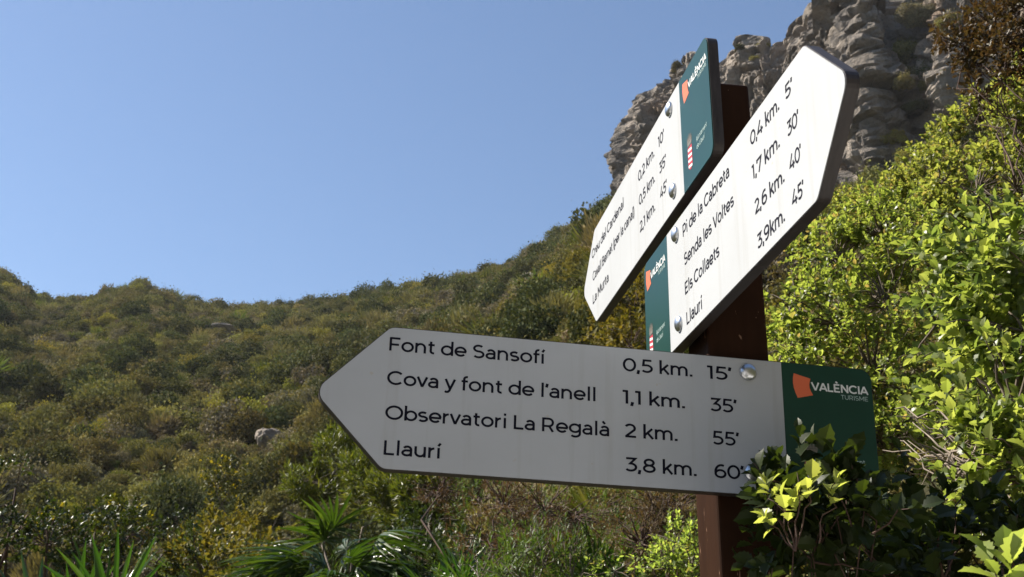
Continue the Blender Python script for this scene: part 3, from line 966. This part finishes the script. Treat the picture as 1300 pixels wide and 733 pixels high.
wts = np.array([k[4] for k in KINDS], float); wts /= wts.sum()
spots = []
under = []
r_ = np.random.default_rng(11)
def project(p):
    v = Vector(p) - CAMP
    d = v.dot(F0)
    return PW / 2 + v.dot(CR) / d * FPX, PH / 2 - v.dot(CU) / d * FPX, d
for q in range(60000):
    az = r_.uniform(-.66, .66)
    r = math.sqrt(r_.uniform(9 ** 2, 142 ** 2))
    rR = float(np.interp(az, RRa, RRr))
    lim = float(np.interp(az, [-.62, -.3, -.1, .05, .12, .62], [9, 12, 11, 10, 9, 9]))
    if r < lim or r > rR + 2: continue
    if r_.random() > .20 * (1.0 if r > 25 else .8): continue
    x, y = r * math.sin(az), r * math.cos(az)
    # drifts of one kind: noise shifts the odds
    w = wts.copy()
    w[3:5] *= 1.15 * math.exp(3.2 * noise.noise(Vector((x * .05, y * .05, 20))))
    w[2] *= math.exp(2.6 * noise.noise(Vector((x * .09, y * .09, 140)))); w[0:2] *= math.exp(1.8 * noise.noise(Vector((x * .06, y * .06, 40))))
    w[5] *= math.exp(2.2 * noise.noise(Vector((x * .05, y * .05, 60)))); w[8] *= math.exp(2.5 * noise.noise(Vector((x * .08, y * .08, 80))))
    if az > -.12: w[5] *= 2.5; w[8] *= 1.6
    w /= w.sum()
    k = int(r_.choice(len(KINDS), p=w))
    s = r_.uniform(*KINDS[k][5]) * min(1.5, math.exp(r_.normal(0, .3))) * (1.0 if r > 30 else .8) * .88
    spots.append((x, y, r, az, k, s, r_.uniform(0, 6.28), r_.uniform(.8, 1.2)))
# low undergrowth between the bushes
for q in range(60000):
    az = r_.uniform(-.6, .45); r = r_.uniform(9, 95)
    if r_.random() > .16 * min(1, r / 40) + .02: continue
    if r < float(np.interp(az, [-.62, -.3, -.1, .05, .12, .62], [9, 12, 11, 10, 9, 9])): continue
    x, y = r * math.sin(az), r * math.cos(az)
    under.append((x, y, int(r_.choice([0, 1, 3, 4, 5, 8], p=[.25, .15, .22, .2, .08, .1])), r_.uniform(.35, .75), r_.uniform(0, 6.28)))
for q in range(2600):
    az = r_.uniform(-.12, 1.2); r = math.sqrt(r_.uniform(2.6 ** 2, 14 ** 2))
    if az < .1 and r < 6.5: continue
    if r_.random() > .55: continue
    x, y = r * math.sin(az), r * math.cos(az)
    under.append((x, y, int(r_.choice([0, 1, 2, 3, 4, 5], p=[.25, .1, .25, .1, .15, .15])), r_.uniform(.22, .5), r_.uniform(0, 6.28)))
# which ones show: inside the frame and not behind the boards or the near bushes
vis = []
for i, (x, y, r, az, k, s, rot, sz) in enumerate(spots):
    px, py, d = project((x, y, ground_xy(x, y) + s * .4))
    inside = -20 < px < 1000 and 250 < py < 745
    if inside and 430 < px < 1110 and 425 < py < 625: inside = False
    if inside and 790 < px < 1000: inside = False
    vis.append((s / r if inside else -1, i))
vis.sort(reverse=True)
near_ids = {i for v, i in vis[:290] if v > 0}
zone_words = []
stuff_pts, stuff_k, stuff_s, stuff_r = [], [], [], []
def zone(px, py):
    h = 'at the hill foot' if py > 640 else ('low on the slope' if py > 560 else ('halfway up the slope' if py > 480 else 'high near the ridge'))
    s = 'at far left' if px < 150 else ('left of the lowest board' if px < 410 else ('below the lowest board' if py > 600 else 'above the lowest board'))
    return h + ' ' + s
for i, (x, y, r, az, k, s, rot, sz) in enumerate(spots):
    z = ground_xy(x, y) - .05
    if i in near_ids:
        hi, lo = PROTO[k, i % 2]
        o = bpy.data.objects.new(KINDS[k][0], hi if r < 45 else lo)
        COL.objects.link(o)
        o.location = (x, y, z); o.rotation_euler = (0, 0, rot); o.scale = (s, s, s * sz)
        px, py, d = project((x, y, z + s * .4))
        zz = zone(px, py)
        tag(o, KINDS[k][1] + ' ' + zz, 'shrub', KINDS[k][1] + ' group ' + zz)
    else:
        stuff_pts.append((x, y, z)); stuff_k.append(k * 2 + i % 2); stuff_s.append((s, s, s * sz)); stuff_r.append((0, 0, rot))

for x, y, k, s, rot in under:
    stuff_pts.append((x, y, ground_xy(x, y) - .03)); stuff_k.append(k * 2 + int(rot) % 2); stuff_s.append((s, s, s * .8)); stuff_r.append((0, 0, rot))
# the rest of the scrub: one object
def scatter_object(name, pts, kinds, scales, rots, metas):
    me = bpy.data.meshes.new(name)
    me.from_pydata(pts, [], [])
    a = me.attributes.new('pick', 'INT', 'POINT'); a.data.foreach_set('value', np.array(kinds, dtype=np.int32))
    a = me.attributes.new('sz', 'FLOAT_VECTOR', 'POINT'); a.data.foreach_set('vector', np.array(scales, dtype=np.float32).ravel())
    a = me.attributes.new('rot', 'FLOAT_VECTOR', 'POINT'); a.data.foreach_set('vector', np.array(rots, dtype=np.float32).ravel())
    o = link(name, me)
    pc = bpy.data.collections.new(name + '_sources')
    for i, m in enumerate(metas):
        po = bpy.data.objects.new('%02d_scrub' % i, m)
        pc.objects.link(po)
    ng = bpy.data.node_groups.new(name, 'GeometryNodeTree')
    ng.interface.new_socket('Geometry', in_out='INPUT', socket_type='NodeSocketGeometry')
    ng.interface.new_socket('Geometry', in_out='OUTPUT', socket_type='NodeSocketGeometry')
    gi, go = ng.nodes.new('NodeGroupInput'), ng.nodes.new('NodeGroupOutput')
    ci = ng.nodes.new('GeometryNodeCollectionInfo')
    ci.inputs['Collection'].default_value = pc
    ci.inputs['Separate Children'].default_value = True
    ci.inputs['Reset Children'].default_value = True
    ip = ng.nodes.new('GeometryNodeInstanceOnPoints')
    ip.inputs['Pick Instance'].default_value = True
    def attr(n, t):
        q = ng.nodes.new('GeometryNodeInputNamedAttribute'); q.data_type = t; q.inputs[0].default_value = n
        return [s for s in q.outputs if s.enabled][0]
    ng.links.new(gi.outputs[0], ip.inputs['Points'])
    ng.links.new(ci.outputs[0], ip.inputs['Instance'])
    ng.links.new(attr('pick', 'INT'), ip.inputs['Instance Index'])
    ng.links.new(attr('sz', 'FLOAT_VECTOR'), ip.inputs['Scale'])
    ng.links.new(attr('rot', 'FLOAT_VECTOR'), ip.inputs['Rotation'])
    ng.links.new(ip.outputs[0], go.inputs[0])
    md = o.modifiers.new('scatter', 'NODES'); md.node_group = ng
    return o
hs = scatter_object('hillside_scrub', stuff_pts, stuff_k, stuff_s, stuff_r, [PROTO[k, v][1] for k in range(len(KINDS)) for v in range(2)])
tag(hs, 'dense mediterranean scrub covering the far hillside', 'scrub', kind='stuff')

# ------------------------------------------------------------------ shrubs on the cliff
cliff_shrubs = [(798, 104, 2.0, 2), (832, 92, 1.6, 1), (868, 78, 1.8, 0), (938, 58, 1.5, 2), (978, 42, 2.2, 3), (992, 26, 2.0, 1), (1004, 16, 2.0, 0), (785, 116, 1.3, 2), (958, 70, 1.6, 3),
                (1160, 62, 2.6, 0), (1168, 82, 2.4, 2), (1164, 100, 2.0, 0), (1180, 6, 2.4, 1), (1154, 132, 1.5, 2), (1210, 20, 2.0, 3), (1092, 240, 2.6, 0), (1110, 230, 2.4, 3), (1128, 216, 2.6, 0), (1144, 206, 2.2, 2), (1160, 200, 2.2, 5), (1130, 170, 1.4, 5)]
where = ['on the cliff rim', 'on the rim of the grey cliff', 'on the skyline of the cliff', 'growing on a ledge of the cliff']
for i, (px, py, s, k) in enumerate(cliff_shrubs):
    p = on_cliff(px, py) or on_cliff(px, py + 12)
    if p is None: continue
    for j in range(3):
        hi, lo = PROTO[k, j % 2]
        o = bpy.data.objects.new(KINDS[k][0], hi)
        COL.objects.link(o)
        dv = ray(px, py)
        o.location = (p.x + r_.uniform(-1, 1) * s * .5 - dv.x * .2, p.y + r_.uniform(-.6, .6), p.z - s * .35 - r_.uniform(0, .3))
        sc_ = s * r_.uniform(.5, .95)
        o.rotation_euler = (0, 0, r_.uniform(0, 6.28)); o.scale = (sc_, sc_, sc_ * r_.uniform(.7, 1.0))
        w = 'on the skyline rim of the cliff' if py < 125 and px < 1050 else ('in the cleft high in the cliff' if py < 160 else 'at the foot of the cliff')
        tag(o, KINDS[k][1] + ' ' + w, 'shrub', KINDS[k][1] + ' group ' + w)

# ------------------------------------------------------------------ rocks on the slope
def rock(px, py, r, w, h, label, seed, n=1):
    p = at(px, py, r)
    z = ground_xy(p.x, p.y)
    bm = bmesh.new()
    bmesh.ops.create_icosphere(bm, subdivisions=4, radius=1)
    for v in bm.verts:
        q = v.co.copy()
        d = 1 + .35 * noise.noise(q * 1.1 + Vector((seed, 0, 0))) + .18 * noise.noise(q * 2.7 + Vector((0, seed, 0))) + .08 * noise.turbulence(q * 4 + Vector((seed, seed, 0)), 3, False)
        d = min(d, 1.12 + .1 * noise.noise(q * 3))
        v.co = Vector((q.x * w * d, q.y * w * .7 * d, q.z * h * d))
    o = link('limestone_rock', from_bm('limestone_rock', bm), M_ROCK)
    o.location = p
    o.rotation_euler = (.2, .15, seed)
    return tag(o, label, 'rock')
def on_ground(px, py):
    d = ray(px, py); a = math.atan2(d.x, d.y); t = d.z / math.hypot(d.x, d.y)
    for r in np.arange(6, 140, .25):
        if ground_z(a, r) > CAMZ + t * r: return r
    return 120.
rock(346, 560, on_ground(346, 565) - 1, .75, .42, 'pale limestone boulder among green bushes left of the lowest board', 1.3)
rock(270, 426, on_ground(270, 430) - 1, 2.0, .45, 'long low pale rock slab high on the slope', 2.9)
rock(672, 360, on_ground(672, 366) - .2, 1.0, .7, 'grey rock outcrop on the slope under the topmost board tip', 4.4)
rock(40, 402, on_ground(40, 406) - .3, .9, .5, 'grey rock half hidden in scrub at far left below the ridge', 5.2)
rock(10, 575, on_ground(10, 580) - 1, .6, .4, 'dark grey rock at the left picture edge on the lower slope', 7.7)

# ------------------------------------------------------------------ the near bushes on the right
def blob(px, py, r, rpx, ry=1.0, rz=1.0):
    p = at(px, py, r)
    w = rpx / FPX * (r / math.cos(PITCH))
    return (tuple(p), (w, w * ry, w * rz))

bush('kermes_oak', 'sunlit yellow green kermes oak bush directly behind the signpost', 'bush',
     [blob(*b) for b in [(1010, 385, 4.6, 48), (1000, 450, 4.4, 50), (1060, 330, 4.8, 55), (1060, 410, 4.5, 62), (1040, 500, 4.3, 66), (1120, 300, 4.9, 58), (1125, 385, 4.6, 70), (1110, 480, 4.4, 74), (1170, 330, 4.7, 60), (1130, 570, 4.2, 66), (1060, 590, 4.2, 66)]],
     800, .0215, OAKLOW, L_OAKSUN, M_BARK, 3, per=10, slen=.05, gate=(5.5, -.06), base=(2.0, 4.6, ground_xy(2.0, 4.6)), inner=.35)
bush('lentisk_bush', 'tall leafy bush climbing the bank at the right under the rusty shrub', 'bush',
     [blob(*b) for b in [(1150, 262, 6.2, 42), (1190, 235, 6.1, 50), (1215, 190, 6.2, 40), (1255, 170, 6.0, 52), (1300, 160, 5.8, 60), (1240, 240, 5.8, 60), (1290, 240, 5.6, 60), (1200, 290, 5.8, 55), (1090, 268, 6.4, 32), (1340, 130, 5.8, 70)]],
     560, .025, OAKLOW, L_LENTISK, M_BARK, 5, per=10, slen=.065, gate=(4, -.08), base=(2.9, 6.3, ground_xy(2.9, 6.3)), inner=.35)
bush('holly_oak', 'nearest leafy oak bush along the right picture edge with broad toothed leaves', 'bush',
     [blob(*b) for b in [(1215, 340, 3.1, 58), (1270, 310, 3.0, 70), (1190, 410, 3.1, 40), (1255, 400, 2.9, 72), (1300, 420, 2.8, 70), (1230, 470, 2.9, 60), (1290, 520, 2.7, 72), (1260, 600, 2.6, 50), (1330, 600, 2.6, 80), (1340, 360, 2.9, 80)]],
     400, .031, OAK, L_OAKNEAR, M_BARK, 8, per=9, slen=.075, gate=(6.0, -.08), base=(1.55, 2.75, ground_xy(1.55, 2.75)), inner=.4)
bush('rusty_bush', 'reddish brown twiggy bush at the upper right corner in front of the cliff', 'bush',
     [blob(*b) for b in [(1195, 45, 3.6, 16), (1225, 60, 3.6, 24), (1262, 30, 3.6, 34), (1290, 60, 3.5, 36), (1255, 85, 3.6, 26), (1215, 110, 3.6, 18), (1240, 120, 3.6, 16), (1300, 10, 3.5, 40), (1320, 80, 3.5, 40), (1182, 20, 3.6, 9)]],
     1100, .017, OVAL, L_BROWN, M_DARKTWIG, 13, per=9, slen=.06, gate=(5, -.1), base=tuple(at(1340, 230, 3.5)), twig=.2, inner=.15, trad=.0016, stemr=.45)

# the dark sprays in front of the lowest board and below it
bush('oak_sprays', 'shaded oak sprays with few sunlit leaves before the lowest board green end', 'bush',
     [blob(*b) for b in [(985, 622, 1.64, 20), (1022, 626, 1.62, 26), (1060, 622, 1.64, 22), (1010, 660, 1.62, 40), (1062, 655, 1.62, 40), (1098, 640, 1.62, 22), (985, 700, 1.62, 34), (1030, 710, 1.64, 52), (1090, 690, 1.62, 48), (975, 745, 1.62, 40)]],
     360, .030, OAK, L_OAKSHADE, M_DARKTWIG, 21, per=8, slen=.065, gate=(9, -.15), base=(.50, 1.6, ground_xy(.5, 1.6)), inner=.1, trad=.0013, stemr=.35)
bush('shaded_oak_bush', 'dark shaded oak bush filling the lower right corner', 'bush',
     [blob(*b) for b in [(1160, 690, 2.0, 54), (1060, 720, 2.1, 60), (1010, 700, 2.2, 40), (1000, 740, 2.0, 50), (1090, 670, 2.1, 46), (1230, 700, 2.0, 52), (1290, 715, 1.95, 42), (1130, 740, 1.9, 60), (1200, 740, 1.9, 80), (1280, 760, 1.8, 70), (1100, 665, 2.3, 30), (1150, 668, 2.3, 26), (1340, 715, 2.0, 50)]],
     330, .029, OAK, L_OAKSHADE, M_DARKTWIG, 23, per=9, slen=.07, gate=(6, -.2), base=(.95, 1.95, ground_xy(.95, 1.95)), inner=.2, trad=.0016, stemr=.45)

def spray(name, label, tipspec, lsize, seed, leafm=None, per=9):
    """single shoots: (foot, tip) pairs of points, leaves along the last part"""
    r = np.random.default_rng(seed)
    foot = tipspec[0][0]
    root = empty(name, tuple(foot), label, 'sprig')
    P, D, lines = [], [], []
    for a, b, ln in tipspec:
        a, b = np.array(a), np.array(b)
        d = norm((b - a)[None])[0]
        lines.append((curve_pts(a, b, 8, .05, r), np.linspace(.0012, .0006, 8)))
        P.append(b - d * ln); D.append(d)
        V, T = None, None
    r2 = np.random.default_rng(seed + 1)
    V, T = leafy(np.array(P), np.array(D), r2, per, np.mean([t[2] for t in tipspec]), lsize, OAK, .3, .9)
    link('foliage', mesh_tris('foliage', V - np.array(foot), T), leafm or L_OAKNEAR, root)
    V, T = tube_arrays(lines, 5)
    link('stem', mesh_tris('stem', V - np.array(foot), T, True), M_DARKTWIG, root)
    return root
spray('oak_sprig', 'upright oak sprig standing before the white sheet near the bottom bolt', [(at(995, 660, 1.64), at(976, 566, 1.66), .055), (at(995, 660, 1.64), at(988, 605, 1.65), .04)], .028, 31, L_OAKSHADE, per=9)
spray('oak_sprig', 'shaded oak sprig half covering the bottom bolt of the lowest board', [(at(1000, 680, 1.62), at(957, 588, 1.62), .045), (at(1000, 680, 1.6), at(958, 600, 1.6), .05)], .028, 35, L_OAKSHADE, per=8)
spray('oak_sprig', 'few bright sunlit leaves on a sprig beside the seam of the lowest board', [(at(1010, 700, 1.5), at(1012, 600, 1.5), .05), (at(1010, 700, 1.5), at(1032, 596, 1.5), .04), (at(1010, 700, 1.5), at(968, 605, 1.52), .03), (at(1010, 700, 1.5), at(962, 648, 1.5), .03), (at(1010, 700, 1.5), at(992, 628, 1.5), .035), (at(1040, 690, 1.5), at(1062, 612, 1.5), .03)], .022, 33, L_OAKLIT, per=7)
spray('oak_sprig', 'dark oak sprig rising over the council name on the green sheet', [(at(1075, 640, 1.64), at(1083, 578, 1.66), .045), (at(1075, 640, 1.64), at(1066, 592, 1.66), .04), (at(1100, 650, 1.64), at(1106, 602, 1.66), .04)], .030, 37, L_OAKSHADE, per=8)
spray('oak_sprig', 'single bright broad leaved sprig at the lower right corner', [(at(1300, 800, 1.15), at(1276, 688, 1.15), .045), (at(1300, 800, 1.15), at(1262, 722, 1.15), .03)], .036, 41, L_OAKSUN, 6)

# tangle of dead twigs
r = np.random.default_rng(55)
lines = []
b0 = at(1290, 640, 2.9)
for k in range(46):
    a = np.array(at(r.uniform(1200, 1300), r.uniform(580, 640), r.uniform(2.6, 3.1)))
    b = np.array(at(r.uniform(1120, 1260), r.uniform(510, 610), r.uniform(2.6, 3.1)))
    lines.append((curve_pts(a, b, 8, r.uniform(-.2, .25), r), np.linspace(.0035, .001, 8) * r.uniform(.5, 1.2)))
V, T = tube_arrays(lines, 5)
o = link('dead_twigs', mesh_tris('dead_twigs', V - np.array(b0), T, True), M_DRYTWIG)
o.location = b0
tag(o, 'tangle of bare dead twigs between the green board end and the right edge', 'twigs')

# ------------------------------------------------------------------ plants in the middle distance
def gbase(px, r):
    d = ray(px, 700); a = math.atan2(d.x, d.y)
    x, y = r * math.sin(a), r * math.cos(a)
    return (x, y, ground_xy(x, y))

def palm(px, r, top_py, width, leaves, label, seed, droop=.5, fan=.42, name='dwarf_palm', elev=(15, 75), wide=1.0, m=None):
    rr = np.random.default_rng(seed)
    b = np.array(gbase(px, r))
    top = at(px, top_py, r).z
    root = empty(name, tuple(b), label, 'palm')
    hub = np.array([0, 0, max(.2, top - b[2] - .75)])
    lines = [((np.array([[0, 0, -.2], [0.02, 0, hub[2] * .5], [0, 0, hub[2]]])), [.09, .075, .06])]
    V, T = tube_arrays(lines, 8)
    link('trunk', mesh_tris('trunk', V, T, True), M_BARK, root)
    for k in range(leaves):
        a = k * 2.4 + rr.normal(0, .25); el = R(rr.uniform(*elev))
        d = np.array([math.cos(a) * math.cos(el), math.sin(a) * math.cos(el), math.sin(el)])
        pl = width * rr.uniform(.35, .95)
        e = hub + d * pl
        pts = curve_pts(hub, e, 6, .08, rr)
        VV, TT = tube_arrays([(pts, np.linspace(.008, .005, 6))], 4)
        off = len(VV)
        up = np.array([0, 0, 1.0]); side = norm(np.cross(d, up)[None])[0]; upl = np.cross(side, d)
        # the blade is a fan of narrow folded segments
        ns = 17
        P, D, NN, S = [], [], [], []
        for s in range(ns):
            f = R(-105 + 210 * s / (ns - 1))
            dd = d * math.cos(f) + side * math.sin(f) + upl * .12 * math.cos(f) + rr.normal(0, .04, 3)
            P.append(pts[-1]); D.append(dd); NN.append(upl + rr.normal(0, .12, 3)); S.append(width * fan * rr.uniform(.85, 1.1) * (1 - .25 * abs(f) / 1.9))
        tpl = leaf_template([(0, 0), (.12, .014 * wide), (.4, .030 * wide), (.7, .026 * wide), (.88, .012 * wide), (1, 0)], .5, droop * rr.uniform(.6, 1.4))
        V2, T2 = scatter_leaves(tpl, np.array(P), np.array(D), np.array(NN), np.array(S))
        o = link('frond', mesh_tris('frond', np.concatenate([VV, V2]), np.concatenate([TT, T2 + off])), m or L_PALM, root)
    return root
palm(425, 9.0, 642, .66, 56, 'drooping glossy dwarf palm below the pointed tip of the lowest board', 61, 1.1, .46, elev=(-15, 70), wide=1.5, m=L_PALMDARK)
palm(372, 9.3, 682, .58, 38, 'smaller dwarf palm at the left foot of the drooping palm', 62, 1.1, .46, elev=(-15, 70), wide=1.5, m=L_PALMDARK)
palm(762, 7.0, 650, .55, 14, 'upright dwarf palm fans under the kilometre column of the lowest board', 65, .15, .6, elev=(35, 88))
palm(585, 8.2, 662, .5, 12, 'dwarf palm fans under the first words of the lowest board', 66, .3, .6, elev=(25, 88))
palm(70, 4.6, 700, .62, 18, 'dwarf palm fronds pointing up at the bottom left corner', 63, .15, .5, elev=(35, 88))
palm(165, 4.4, 706, .6, 16, 'dwarf palm fronds fanning out at the bottom edge right of the corner palm', 64, .15, .5, elev=(30, 85))

def mid(name, label, cat, blobs, dens, ls, tpl, lm, bk, seed, **kw):
    c = np.mean([b[0] for b in blobs], axis=0)
    kw.setdefault('base', (c[0], c[1], ground_xy(c[0], c[1])))
    return bush(name, label, cat, blobs, dens, ls, tpl, lm, bk, seed, **kw)
mid('dry_heath', 'dry brown heath bush under the middle of the lowest board', 'shrub', [blob(*b) for b in [(640, 640, 7.0, 34), (690, 645, 6.9, 42), (730, 655, 6.8, 40), (620, 690, 6.8, 34), (670, 700, 6.6, 36), (560, 625, 8.5, 26)]],
    330, .032, NEEDLE, L_DRY, M_DARKTWIG, 71, per=16, slen=.12, twig=.5, gate=(3.5, -.12), upd=.7)
mid('dry_heath', 'dry brown heath bush left of the post just under the lowest board', 'shrub', [blob(*b) for b in [(830, 645, 6.4, 30), (862, 640, 6.5, 26), (815, 690, 6.3, 34), (850, 660, 6.4, 28)]],
    330, .032, NEEDLE, L_DRY, M_DARKTWIG, 70, per=16, slen=.12, twig=.5, gate=(3.5, -.15), upd=.7)
mid('rosemary_bush', 'green needle leaved rosemary bush at the bottom edge below the lowest board', 'shrub', [blob(*b) for b in [(650, 722, 6.2, 30), (690, 718, 6.1, 34), (725, 735, 6.1, 40), (610, 735, 6.2, 40), (670, 750, 6.0, 50)]],
    190, .042, NEEDLE, L_ROSM, M_BARK, 72, per=18, slen=.16, gate=(3.0, -.2), upd=.9)
mid('green_shrub', 'mixed green shrub behind the dry heath right below the lowest board', 'shrub', [blob(*b) for b in [(610, 640, 9.5, 34), (660, 660, 9.4, 34), (720, 650, 9.2, 38), (770, 640, 9.0, 38), (820, 650, 8.8, 38), (780, 690, 8.6, 40), (860, 640, 8.8, 34)]],
    170, .04, NEEDLE, L_ROSM, M_DARKTWIG, 92, per=14, slen=.14, gate=(2.2, -.2), upd=.8)
mid('lentisk_shrub', 'small leaved bright green shrub touching the left side of the post', 'shrub', [blob(*b) for b in [(862, 690, 5.2, 26), (845, 722, 5.2, 32), (878, 720, 5.1, 26), (868, 668, 5.4, 16), (780, 725, 5.6, 26)]],
    420, .022, OVAL, L_OAKSUN, M_BARK, 73, per=10, slen=.07, gate=(5, -.1))
mid('grass_clump', 'bright green grassy clump left of the tip below the boulder', 'grass clump', [blob(*b) for b in [(430, 590, 14, 36), (470, 610, 13, 36), (395, 610, 14, 30), (510, 625, 12, 40), (545, 635, 11.5, 36)]],
    330, .095, NEEDLE, L_GRASS, M_BARK, 75, per=12, slen=.12, gate=(1.5, -.4), upd=1.0)
mid('green_shrub', 'dark leafy green shrub between the drooping palm and the heath', 'shrub', [blob(*b) for b in [(545, 665, 9.5, 36), (520, 700, 9, 40), (570, 715, 8.6, 40)]],
    150, .045, OVAL, L_DARK, M_BARK, 76, per=10, slen=.12, gate=(3, -.15))
mid('glinting_shrub', 'dark upright shrub with glinting leaves at the left picture edge', 'shrub', [blob(*b) for b in [(20, 620, 8.0, 24), (35, 655, 8.0, 34), (10, 680, 8.0, 34), (60, 690, 7.8, 34), (-15, 640, 8, 40), (95, 700, 7.8, 26)]],
    160, .032, OVAL, L_DARK, M_DARKTWIG, 77, per=10, slen=.09, gate=(3, -.1))
mid('dark_shrub_with_berries', 'dark olive bush with glinting leaves between the palm fronds and the gorse', 'shrub', [blob(*b) for b in [(120, 690, 11, 34), (165, 680, 11, 30), (215, 695, 11.5, 34), (250, 710, 11, 36)]],
    100, .042, OVAL, L_DARK, M_DARKTWIG, 78, per=10, slen=.10, gate=(2.5, -.15))
mid('ochre_bush', 'ochre green bush below the left end of the palm', 'shrub', [blob(*b) for b in [(290, 690, 12, 40), (330, 700, 11.5, 40), (260, 725, 11, 44), (310, 735, 10.5, 44)]],
    70, .055, OVAL, L_OCHRE, M_BARK, 79, per=10, slen=.12, gate=(2.0, -.2))
for i, (px, py, r, w, lb) in enumerate([(150, 655, 16, 20, 'yellow flowering gorse above the corner palm fronds'), (282, 600, 26, 16, 'yellow flowering gorse on the slope left of the boulder'), (60, 668, 14, 15, 'small yellow flowering gorse beside the glinting dark shrub')]):
    mid('gorse_bush', lb, 'shrub', [blob(px - w * .6, py, r, w), blob(px + w * .6, py + 4, r, w), blob(px, py + 18, r, w * 1.2)], 40, .07, OVAL, L_YEL, M_BARK, 80 + i, per=10, slen=.14, gate=(2, -.3))
mid('ochre_lentisk', 'yellowish green shrub seen in the gap under the topmost board', 'shrub', [blob(*b) for b in [(770, 415, 12.5, 34), (805, 390, 12.5, 34), (735, 432, 12.5, 30), (800, 440, 12, 40), (835, 370, 12.5, 30)]],
    75, .055, OVAL, L_OCHRE, M_DARKTWIG, 90, per=10, slen=.14, gate=(2, -.1), twig=.4)

# ------------------------------------------------------------------ the air
bm = bmesh.new()
bmesh.ops.create_cube(bm, size=1)
for v in bm.verts: v.co = Vector((v.co.x * 3400, v.co.y * 3400, -28 if v.co.z < 0 else 112))
hz = link('haze', from_bm('haze', bm))
hm = bpy.data.materials.new('haze')
hm.use_nodes = True
hn = hm.node_tree
hn.nodes.remove(hn.nodes['Principled BSDF'])
pv = hn.nodes.new('ShaderNodeVolumePrincipled')
pv.inputs['Color'].default_value = (.93, .96, 1, 1)
pv.inputs['Density'].default_value = .0002
pv.inputs['Anisotropy'].default_value = .2
hn.links.new(pv.outputs[0], hn.nodes['Material Output'].inputs['Volume'])
hz.data.materials.append(hm)
tag(hz, kind='stuff')
